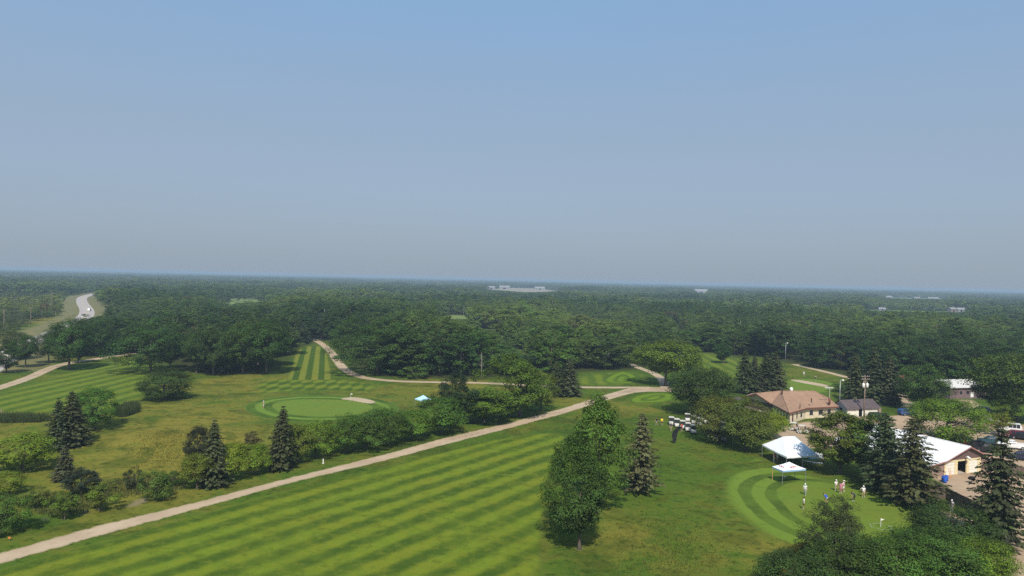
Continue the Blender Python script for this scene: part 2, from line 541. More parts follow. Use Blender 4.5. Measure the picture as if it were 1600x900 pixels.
# ------------------------------------------------------------------ ground
def axis(lo, hi, step, far):
    a = list(np.arange(lo, hi + .1, step)); s = step
    p = a[-1]
    while p < far: s *= 1.22; p += s; a.append(min(p, far))
    s = step; p = a[0]; pre = []
    while p > -far: s *= 1.22; p -= s; pre.append(max(p, -far))
    return np.array(pre[::-1] + a)
FAR = 14000
xs = axis(-280, 280, 4.0, FAR); ys = axis(60, 380, 4.0, FAR)
X, Y = np.meshgrid(xs, ys)
V = np.stack([X.ravel(), Y.ravel(), np.zeros(X.size)], 1)
V[:, 2] = [gh(a, b) for a, b in V[:, :2]]
nx = len(xs)
ii, jj = np.meshgrid(np.arange(len(ys) - 1), np.arange(nx - 1), indexing='ij')
q = (ii * nx + jj).ravel()
F = np.stack([q, q + 1, q + nx + 1, q + nx], 1)
sd = signed(V[:, :2], OPEN)
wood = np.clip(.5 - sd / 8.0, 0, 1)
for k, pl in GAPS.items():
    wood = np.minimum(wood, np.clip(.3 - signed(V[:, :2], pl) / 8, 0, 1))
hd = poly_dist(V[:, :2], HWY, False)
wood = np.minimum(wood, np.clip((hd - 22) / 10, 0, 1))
tag(link('ground', np_mesh('ground', V, F, ground_material(), attrs={'dry': dryness(V[:, :2]), 'wood': wood}, smooth=True)), kind='structure')

# ------------------------------------------------------------------ mown turf, paths, sand
GL, GD = (.150, .225, .021), (.066, .125, .014)
M_fair = turf_material('fairway_turf', (.128, .180, .015), (.048, .086, .010), stripe=(.58, .81, 4.6), edge=1.0, contrast=.85, sharp=.95, speck=.75)
M_fair2 = turf_material('far_fairway_turf', (.120, .170, .018), (.056, .100, .012), stripe=(.05, 1, 5.6), edge=4, contrast=.9, sharp=.95, speck=.7)
M_lane = turf_material('lane_turf', (.145, .180, .022), (.036, .080, .010), stripe=(-.253, .967, 3.95), edge=1.2, contrast=.92, sharp=.25, speck=.5)
M_check = turf_material('checker_turf', (.125, .175, .018), (.038, .078, .010), checker=(1 / 3.6, 1 / 10.5, 1), edge=4, speck=.5)
M_green_l = turf_material('green_turf', (.112, .182, .026), (.036, .078, .011), rings=[(-2.1, 0, 0), (-4.0, -2.1, 1), (-6.2, -4.0, 0)], edge=1.5, speck=.4)
M_green_r = turf_material('putting_turf', (.112, .176, .022), (.046, .086, .012), rings=[(-1.8, 0, 0), (-3.8, -1.8, 1), (-5.8, -3.8, 0), (-8.6, -5.8, 1)], edge=2.0, speck=.45)
M_tee = turf_material('tee_turf', (.105, .172, .014), (.044, .090, .009), rings=[(0.0, 1.5, 0), (1.5, 3.6, 1), (3.6, 5.0, 0), (5, 20, 1)], edge=1.2, speck=.6)
M_gravel = dirt_material('path_gravel', (.45, .35, .24), (.38, .285, .19), edge=.45, wet=.4, tracks=True)
M_yard = dirt_material('yard_gravel', (.42, .31, .205), (.33, .235, .155), edge=1.5)
M_sand = dirt_material('bunker_sand', (.45, .36, .24), (.38, .30, .20), edge=.5)
M_soil = dirt_material('bare_soil', (.26, .20, .14), (.20, .15, .10), edge=1.5)
M_asph = dirt_material('highway_asphalt', (.42, .38, .35), (.36, .32, .30), edge=.4)
M_straw = dirt_material('straw_grass', (.19, .16, .065), (.11, .12, .04), edge=5)
M_hay = dirt_material('pale_green_field', (.17, .22, .05), (.12, .17, .04), edge=3)

Z = [.004 * i for i in range(1, 9)]
sheet('fairway', px_poly([(-60, 905), (130, 852), (300, 806), (450, 764), (600, 729), (700, 704), (790, 683), (850, 676), (886, 678), (880, 697), (866, 722), (855, 760), (851, 800), (849, 850), (848, 905), (846, 1000), (300, 1010), (-300, 1000)], 1), M_fair, Z[0], 3.0)
sheet('fairway', px_poly([(-60, 633), (0, 611), (60, 595), (110, 578), (190, 560), (225, 562), (262, 575), (250, 600), (235, 620), (230, 632), (190, 640), (90, 648), (-80, 655)], 1), M_fair2, Z[0], 3.0)
sheet('fairway', px_poly([(405, 594), (445, 590), (520, 590), (575, 597), (600, 604), (585, 618), (540, 628), (470, 628), (410, 622), (385, 606)], 2), M_check, Z[0], 2.5)
lane = px_poly([(447, 594), (462, 548), (478, 541), (507, 541), (512, 550), (522, 594)], 0)
sheet('fairway', lane, M_lane, Z[1], 2.0)
core = px_poly([(421, 636), (432, 628), (470, 623.5), (520, 624), (560, 627), (585, 635), (580, 643), (545, 650), (490, 651.5), (445, 647)], 2)
sheet('putting_green', px_poly([(355, 640), (368, 622), (430, 611), (520, 609), (595, 613), (640, 626), (642, 645), (600, 664), (500, 675), (410, 669), (370, 656)], 2), M_green_l, Z[2], 1.5, core)
sheet('sand_bunker', px_poly([(528, 623.6), (545, 620.2), (566, 621.4), (590, 627.5), (584, 631), (568, 630), (548, 625.6)], 2), M_sand, Z[4], 1.0)
core = px_poly([(1213, 766), (1225, 756), (1256, 751), (1294, 754), (1341, 766), (1389, 782.6), (1436, 801.6), (1446, 813.5), (1431.5, 828), (1408, 837), (1365, 842), (1317, 837), (1282, 825), (1251, 813), (1227, 792), (1213, 775)], 2)
sheet('putting_green', px_poly([(1125, 764), (1132, 746), (1155, 728), (1185, 718), (1230, 730), (1265, 743), (1300, 749), (1345, 763), (1392, 780), (1440, 800), (1454, 814), (1440, 834), (1412, 850), (1365, 863), (1305, 866), (1250, 862), (1215, 848), (1180, 828), (1150, 803), (1130, 783)], 2), M_green_r, Z[1], 1.2, core)
sheet('mown_strip', px_poly([(1150, 738), (1180, 712), (1194, 712), (1190, 724), (1176, 742), (1160, 752)], 1), turf_material('strip_turf', (.125, .205, .02), (.07, .13, .015), edge=1.2, speck=.6), Z[0], 1.5)
sheet('tee_lawn', px_poly([(895, 590), (930, 583), (985, 579), (1010, 585), (1012, 598), (980, 603), (895, 602.5)], 1), M_fair2, Z[0], 2.0)
c_ = px_poly([(938, 597), (945, 588), (965, 580), (985, 581), (1002, 590), (1005, 598), (970, 601)], 2)
sheet('tee_green', c_, M_tee, Z[1], 1.2)
c_ = px_poly([(975, 628), (985, 619), (1010, 613.5), (1050, 613.5), (1062, 620), (1050, 628), (1010, 631)], 2)
sheet('tee_green', c_, M_tee, Z[1], 1.2)
sheet('fairway', px_poly([(1079, 562), (1094, 552), (1110, 551), (1150, 559), (1175, 570), (1180, 600), (1160, 612), (1120, 600), (1095, 575)], 1), M_fair2, Z[0], 3.0)
c_ = px_poly([(1222, 598), (1240, 591), (1280, 592), (1310, 600), (1308, 612), (1260, 616), (1225, 608)], 2)
sheet('putting_green', c_, M_green_l, Z[0], 2.0, c_)
sheet('sand_bunker', px_poly([(1232, 593.4), (1246, 593), (1280, 598.5), (1300, 603.5), (1297, 606.5), (1270, 601.5), (1245, 597)], 1), M_sand, Z[2], 1.0)

up = [(-60, 881), (0, 864), (150, 822), (300, 786), (450, 747), (600, 710), (700, 682.6), (790, 662), (880, 637.6), (947, 616), (981, 606.8), (1012, 604.6), (1044, 606), (1075, 610)]
lo = [(1080, 615), (1044, 612.3), (1016, 612), (992, 613.6), (959, 622.5), (880, 647), (790, 671), (700, 694), (600, 720.6), (450, 756), (300, 798), (150, 839.5), (0, 882), (-60, 900)]
sheet('cart_path', np.array([tuple(G(*p).xy) for p in up + lo]), M_gravel, Z[4], 1.2, jitter=.15, seed=1)
def path(name, pts, w, mat, z, step=1.2, seed=0):
    return sheet(name, strip_poly(smooth_poly([tuple(G(*p).xy) for p in pts], False, 2), w), mat, z, step, jitter=.12, seed=seed)
path('cart_path', [(1018, 605.4), (985, 605.6), (900, 605.4), (830, 602), (735, 597.5), (695, 597.5), (640, 596.5), (595, 594), (560, 589), (537, 577), (526, 562), (514, 546), (502, 536.5), (490, 530)], 3.8, M_gravel, Z[3], seed=2)
path('cart_path', [(-60, 622), (0, 606), (50, 589), (80, 574), (112, 566), (150, 561), (185, 555.5), (210, 552)], 4.2, M_gravel, Z[4], seed=3)
path('cart_path', [(1040, 608), (1035, 592), (1020, 582), (1000, 575.5), (985, 569)], 3.4, M_gravel, Z[3], seed=4)
path('cart_path', [(1240, 569), (1256, 573), (1290, 581), (1320, 588.5), (1350, 597)], 3.6, M_gravel, Z[3], seed=5)

sheet('gravel_yard', px_poly([(1195, 690), (1212, 672), (1240, 660), (1290, 655), (1320, 650), (1395, 650), (1412, 645), (1440, 642), (1490, 646), (1560, 660), (1660, 668), (1760, 720), (1760, 860), (1640, 900), (1570, 905), (1565, 880), (1580, 820), (1570, 800), (1520, 790), (1475, 762), (1440, 742), (1400, 745), (1330, 715), (1290, 706), (1270, 700), (1235, 705)], 1), M_yard, Z[2], 2.5, jitter=.3, seed=6)
sheet('gravel_drive', px_poly([(1400, 605), (1415, 612), (1440, 640), (1410, 645), (1398, 618)], 1), M_yard, Z[1], 3)
sheet('gravel_drive', px_poly([(1485, 628), (1500, 621), (1520, 623), (1535, 634), (1550, 650), (1530, 656), (1500, 640)], 1), M_yard, Z[1], 3)
sheet('dirt_track', px_poly([(1440, 796), (1475, 796), (1530, 812), (1570, 830), (1640, 880), (1640, 960), (1590, 960), (1578, 905), (1562, 868), (1535, 838), (1480, 815), (1440, 805)], 1), M_yard, Z[3], 1.6, jitter=.2)
for pts in ([(190, 792), (215, 778), (235, 776), (232, 786), (205, 795)], [(118, 806), (128, 796), (142, 795), (140, 804), (122, 810)], [(-10, 640), (5, 638), (8, 648), (-12, 650)], [(60, 812), (75, 806), (80, 813), (64, 820)]):
    sheet('bare_soil', px_poly(pts, 1), M_soil, Z[1], .8)
for pts in ([(893, 857), (905, 852), (917, 857), (905, 863)], [(992, 769), (1000, 766), (1009, 769), (1000, 773)]):
    sheet('bare_soil', px_poly(pts, 2), M_soil, Z[2], .3)

sheet('highway', strip_poly(HWY, HWY_W), M_asph, Z[3], 4.0)
sheet('highway_verge', strip_poly(HWY, 38), M_straw, Z[0], 6.0, jitter=1.0)
M_paint = plain('road_paint_yellow', (.55, .42, .10))
sheet('road_marking', strip_poly(HWY, .25), M_paint, Z[4], 4)
sheet('hay_field', GAPS['hay_field'], M_hay, Z[0], 8)
sheet('clearing_lawn', GAPS['clearing_lawn'], M_hay, Z[0], 5)
sheet('clearing_lawn', GAPS['lawn_gap'], M_hay, Z[0], 5)
sheet('pale_field', GAPS['pale_field'], M_hay, Z[0], 10)
sheet('straw_field', GAPS['straw_gap'], M_straw, Z[0], 6)
sheet('gravel_flat', GAPS['gravel_yard'], dirt_material('pale_pit_gravel', (.42, .34, .28), (.14, .15, .08), edge=20), Z[0], 40)
for k in ('yard_field', 'yard_field.001', 'yard_field.002'):
    sheet('far_yard', GAPS[k], M_hay, Z[0], 40)

# ------------------------------------------------------------------ vegetation materials
def leaf_material(name, far=False, trans=.22):
    m, nt, out = new_mat(name)
    if far:
        tint = nt.attr('tint', 'INSTANCER').outputs['Color']
        oi = nt.new('ShaderNodeObjectInfo')
    else:
        oi = nt.new('ShaderNodeObjectInfo')
        tint = oi.outputs['Color']
    tone = nt.attr('tone').outputs['Fac']
    k = nt.math('ADD', .45, nt.math('MULTIPLY', tone, 1.1))
    hs = nt.new('ShaderNodeHueSaturation')
    nt.link(tint, hs.inputs['Color'])
    nt.link(nt.math('ADD', .485, nt.math('MULTIPLY', tone, .03)), hs.inputs['Hue'])
    nt.link(k, hs.inputs['Value'])
    p = nt.new('ShaderNodeBsdfPrincipled')
    nt.link(hs.outputs[0], p.inputs['Base Color'])
    p.inputs['Roughness'].default_value = .62
    p.inputs['Specular IOR Level'].default_value = .12
    tr = nt.new('ShaderNodeBsdfTranslucent')
    nt.link(nt.mix(1.0, hs.outputs[0], (1.3, 1.25, .6), 'MULTIPLY'), tr.inputs['Color'])
    mx = nt.new('ShaderNodeMixShader'); mx.inputs[0].default_value = trans
    nt.link(p.outputs[0], mx.inputs[1]); nt.link(tr.outputs[0], mx.inputs[2])
    nt.link(mx.outputs[0], out.inputs['Surface'])
    return m
M_leaf = leaf_material('leaf')
M_needle = leaf_material('needle', trans=.08)
M_leaf_far = leaf_material('woodland_leaf', True)
def bark(name, a, b):
    m, nt, out = new_mat(name)
    tc = nt.new('ShaderNodeTexCoord')
    mp = nt.new('ShaderNodeMapping'); mp.inputs['Scale'].default_value = (3, 3, .6); nt.link(tc.outputs['Object'], mp.inputs[0])
    n = nt.noise(2.5, 5, mp.outputs[0], .7)
    principled(nt, out, nt.mix(n, a, b), .9, .2, bump=n, bump_str=.6, bump_dist=.05)
    return m
M_bark = bark('grey_brown_bark', (.05, .04, .03), (.16, .13, .10))
M_pale = bark('pale_aspen_bark', (.16, .15, .13), (.42, .40, .35))
M_red = bark('reddish_bark', (.10, .05, .035), (.22, .12, .08))
M_deadwood = bark('dead_wood', (.22, .19, .16), (.38, .33, .28))

rng = np.random.default_rng(7)
def unit(n):
    v = rng.normal(size=(n, 3)); return v / np.linalg.norm(v, axis=1)[:, None]

def leaves(C, N, size, tone, aspect=.62):
    """rhombic leaf sprays at C facing N"""
    n = len(C)
    t = np.cross(N, unit(n)); t /= np.linalg.norm(t, axis=1)[:, None] + 1e-9
    b = np.cross(N, t)
    s = size * rng.uniform(.6, 1.35, n)[:, None]
    up = N * s * .18
    V = np.stack([C - t * s * .5, C + b * s * aspect * .5 + up, C + t * s * .5, C - b * s * aspect * .5 + up], 1).reshape(-1, 3)
    return V, np.arange(n * 4).reshape(-1, 4), np.repeat(tone, 4)

def crown_mesh(name, H, Rr, z0, nclump, per, leaf, mat, taper=0.0, rough=.28, fill=.62, flat=1.0, calm=0.0):
    """a crown of leaf clumps spread through an uneven volume from z0 to H"""
    cz, rz = (H + z0) / 2, (H - z0) / 2
    lob = unit(9); amp = rng.uniform(-1, 1, 9)
    C = []
    while len(C) < nclump:
        d = unit(1)[0]
        r = rng.uniform(fill ** 3, 1) ** (1 / 3)
        k = 1 + rough * float((amp * np.maximum(0, lob @ d) ** 3).sum())
        zz = d[2] * r * k
        w = 1 - taper * max(0, zz) - .25 * max(0, -zz - .5)
        C.append((d[0] * r * k * Rr * w, d[1] * r * k * Rr * w, cz + zz * rz * .9))
    C = np.array(C)
    rc = Rr * rng.uniform(.14, .30, nclump)
    ctone = rng.uniform(.15, .85, nclump)
    idx = np.repeat(np.arange(nclump), per)
    off = unit(len(idx)) * (rng.uniform(.15, 1, len(idx)) ** .5)[:, None]
    off[:, 2] *= .68 * flat
    P = C[idx] + off * rc[idx][:, None]
    P[:, 2] = np.clip(P[:, 2], .05, None)
    outw = P - np.array([0, 0, cz - rz * .25]); outw /= np.linalg.norm(outw, axis=1)[:, None] + 1e-9
    N = (.40 + calm * .3) * outw + .50 * off + .40 * (1 - calm * .6) * unit(len(P)) + np.array([0, 0, .75])
    N /= np.linalg.norm(N, axis=1)[:, None]
    tone = np.clip(.5 + (ctone[idx] - .5) * (1 - calm * .3) + rng.normal(0, .17 * (1 - calm * .7), len(P)), 0, 1)
    V, F, T = leaves(P, N, leaf, tone)
    return np_mesh(name, V, F, mat, attrs={'tone': T}), C

def limbs_mesh(name, H, z0, C, r, mat, n=9, lean=.3, stems=1):
    mb = MB(); rr = random.Random(hash(name) % 999)
    for s in range(stems):
        bx = (0, 0) if stems == 1 else (rr.uniform(-.35, .35), rr.uniform(-.35, .35))
        tx, ty = rr.uniform(-lean, lean) * (1 if stems == 1 else 4), rr.uniform(-lean, lean) * (1 if stems == 1 else 4)
        top = max(z0 + (H - z0) * .62, z0 + .4)
        pts = [(bx[0] + tx * t * t, bx[1] + ty * t * t, -.15 + (top + .15) * t) for t in (0, .06, .3, .6, 1)]
        mb.tube(pts, [r * 1.55, r * 1.05, r * .85, r * .6, r * .22], 7)
        for c in rr.sample(list(map(tuple, C)), min(n // stems + 1, len(C))):
            t = rr.uniform(.35, .8)
            a = (bx[0] + tx * t * t, bx[1] + ty * t * t, top * t)
            if c[2] < a[2] - .8: continue
            m_ = [(a[i] * .45 + c[i] * .55) + (0, 0, -.15 * H * .1)[i] for i in range(3)]
            mb.tube([a, m_, c], [r * .42, r * .26, r * .08], 5)
    return mb.mesh(name, mat, True)

def spruce_mesh(name, H, Rr, mat, layers=30, dens=1.0, z0=.05, gaps=0.0, droop=.32, prof=.72):
    P, N, T, S = [], [], [], []
    for i in range(layers):
        t = (i + rng.uniform(-.3, .3)) / layers
        z = H * (z0 + (1 - z0) * t ** .92)
        r = Rr * (1 - t) ** prof * (1 if i > 1 else .85) + .10
        nb = int((6 + 5 * (1 - t)) * dens + 3)
        a0 = rng.uniform(0, 6.28)
        for b in range(nb):
            if rng.uniform() < gaps: continue
            a = a0 + 6.283 * b / nb + rng.uniform(-.25, .25)
            L = r * rng.uniform(.5, 1.25)
            dirv = np.array([math.cos(a), math.sin(a), 0])
            side = np.array([-math.sin(a), math.cos(a), 0])
            zz = z + rng.uniform(-.15, .15) * H / layers
            bt = rng.uniform(.2, .8)
            m = max(4, int(L * 13))
            for k in range(m):
                s = (k + .6) / m
                w = (1 - s) * .42 * L + .12
                c = dirv * L * s + side * rng.uniform(-w, w) * .8
                dz = -droop * L * s ** 1.1 + .10 * L * s * s
                P.append((c[0], c[1], zz + dz + rng.uniform(-.06, .06)))
                n = np.array([0, 0, 1.0]) + dirv * .55 + rng.normal(0, .45, 3)
                N.append(n / np.linalg.norm(n)); T.append(np.clip(bt + rng.normal(0, .18), 0, 1))
                S.append(.21 + .12 * (1 - t))
    P, N, T = np.array(P), np.array(N), np.array(T)
    rad = P.copy(); rad[:, 2] = 0
    n = len(P); s = np.array(S) * rng.uniform(.7, 1.35, n)
    rad += rng.normal(0, .12, rad.shape); rad /= np.linalg.norm(rad, axis=1)[:, None] + 1e-9
    t = rad - N * (rad * N).sum(1)[:, None]; t /= np.linalg.norm(t, axis=1)[:, None] + 1e-9
    b = np.cross(N, t); s = s[:, None]
    V = np.stack([P - t * s * .65, P + b * s * .42 - N * s * .1, P + t * s * .75 - N * s * .16, P - b * s * .42 - N * s * .1], 1).reshape(-1, 3)
    return np_mesh(name, V, np.arange(n * 4).reshape(-1, 4), mat, attrs={'tone': np.repeat(T, 4)})

def dead_mesh(name, H, mat, n=26, spread=2.0):
    mb = MB(); rr = random.Random(5)
    mb.tube([(0, 0, -.1), (.05, .02, H * .3), (-.05, .1, H * .65), (.1, 0, H)], [.19, .15, .09, .02], 7)
    for i in range(n):
        z = H * rr.uniform(.3, .95); a = rr.uniform(0, 6.28); L = spread * (1.15 - z / H) * rr.uniform(.6, 1.3)
        e = (math.cos(a) * L, math.sin(a) * L, z + L * rr.uniform(.15, .75))
        mid = (e[0] * .5, e[1] * .5, z + (e[2] - z) * .35)
        mb.tube([(0, 0, z), mid, e], [.05, .035, .01], 4)
        for q in range(3):
            f_ = rr.uniform(.4, 1); s0 = (e[0] * f_, e[1] * f_, z + (e[2] - z) * f_)
            mb.tube([s0, (s0[0] + rr.uniform(-.6, .6), s0[1] + rr.uniform(-.6, .6), s0[2] + rr.uniform(.1, .6))], [.02, .006], 3)
    return mb.mesh(name, mat, True)

# prototypes: (trunk mesh, crown mesh, height, width); every tree of a kind shares them
PROTO = {}
def proto_leafy(key, H, Rr, z0, ncl, per, leaf, tr, bk=M_bark, **kw):
    stems = kw.pop('stems', 1)
    cm, C = crown_mesh('crown', H, Rr, z0, ncl, per, leaf, M_leaf, **kw)
    PROTO.setdefault(key, []).append((limbs_mesh('trunk', H, z0, C, tr, bk, 12, .25, stems), cm, H, Rr * 2))
for s in range(3):
    proto_leafy('oak', 12, 5.4, 2.2, 160, 100, .29, .26, taper=.15, rough=.45)
    proto_leafy('dome', 9, 5.2, .9, 165, 100, .26, .22, taper=.05, rough=.40, stems=2)
    proto_leafy('lowoak', 12, 4.6, .55, 190, 110, .25, .26, taper=.16, rough=.42, fill=.5)
    proto_leafy('ash', 13, 4.0, 2.0, 155, 100, .28, .22, taper=.35, rough=.45)
    proto_leafy('bushy', 7, 3.5, 1.05, 120, 90, .21, .12, taper=.12, rough=.36, stems=2)
    proto_leafy('small', 4.5, 2.0, 1.0, 48, 80, .17, .07, taper=.1, rough=.45, stems=2, fill=.4)
    proto_leafy('shrub', 3, 2.0, .05, 55, 80, .15, .05, taper=.1, rough=.4, stems=3, flat=1.0)
    proto_leafy('pine', 9, 2.9, .8, 130, 95, .21, .11, bk=M_bark, taper=.5, rough=.22, fill=.5, flat=1.0)
    proto_leafy('edge', 13, 4.2, .8, 100, 60, .42, .18, bk=M_pale if s == 1 else M_bark, taper=.25, rough=.34)
    PROTO.setdefault('spruce', []).append((MB().tube([(0, 0, -.1), (0, 0, 5), (0, 0, 9.8)], [.20, .13, .02], 7).mesh('trunk', M_bark, True),
                                           spruce_mesh('crown', 10, 2.3, M_needle, 30 + 2 * s, 1.25), 10, 4.6))
    PROTO.setdefault('sparse_spruce', []).append((MB().tube([(0, 0, -.1), (0, 0, 5), (0, 0, 11.8)], [.22, .15, .02], 7).mesh('trunk', M_red if s else M_deadwood, True),
                                                  spruce_mesh('crown', 12, 3.1, M_needle, 27 + 2 * s, 1.15, z0=.10, gaps=.16, droop=.2, prof=.6), 12, 6.2))
PROTO['dead'] = [(dead_mesh('trunk', 11, M_deadwood), None, 11, 4.0)]

KIND_NAME = {'oak': 'leafy_tree', 'lowoak': 'leafy_tree', 'dome': 'leafy_tree', 'ash': 'leafy_tree', 'bushy': 'leafy_tree', 'small': 'small_tree', 'shrub': 'shrub', 'pine': 'pine_tree', 'edge': 'woodland_tree', 'spruce': 'spruce_tree',
             'sparse_spruce': 'spruce_tree', 'dead': 'dead_tree'}
treernd = random.Random(3)
TREES_AT = []
def put_tree(kind, loc, H, W, tint, label, group=None, cat=None, var=None):
    if kind in ('oak', 'dome', 'lowoak', 'ash', 'bushy', 'small', 'shrub', 'pine'): H, W = H * 1.05, W * 1.12
    tm, cm, h0, w0 = PROTO[kind][treernd.randrange(len(PROTO[kind])) if var is None else var]
    if kind == 'spruce' and H > 4: W *= 1.12
    t = thing(KIND_NAME[kind], label, cat or ('shrub' if kind == 'shrub' else 'tree'), loc, treernd.uniform(0, 6.28), group, (W / w0, W / w0, H / h0))
    if 'spruce' in kind: t.rotation_euler = (treernd.gauss(0, .018), treernd.gauss(0, .018), treernd.uniform(0, 6.28))
    o = link('trunk', tm, t)
    if cm is not None:
        o = link('crown', cm, t)
        j = [treernd.uniform(.88, 1.12) for _ in range(3)]
        o.color = (tint[0] * j[0], tint[1] * j[1], tint[2] * j[2], 1)
    TREES_AT.append((loc[0], loc[1], W / 2))
    return t

def tree_px(kind, px, py, top, w, tint, label, group=None, var=None):
    p = GG(px, py)
    D = project(p)[2]
    H = (py - top) * D / FPX; W = w * D / FPX
    return put_tree(kind, (p.x, p.y, p.z), H, W, tint, label, group, None, var)

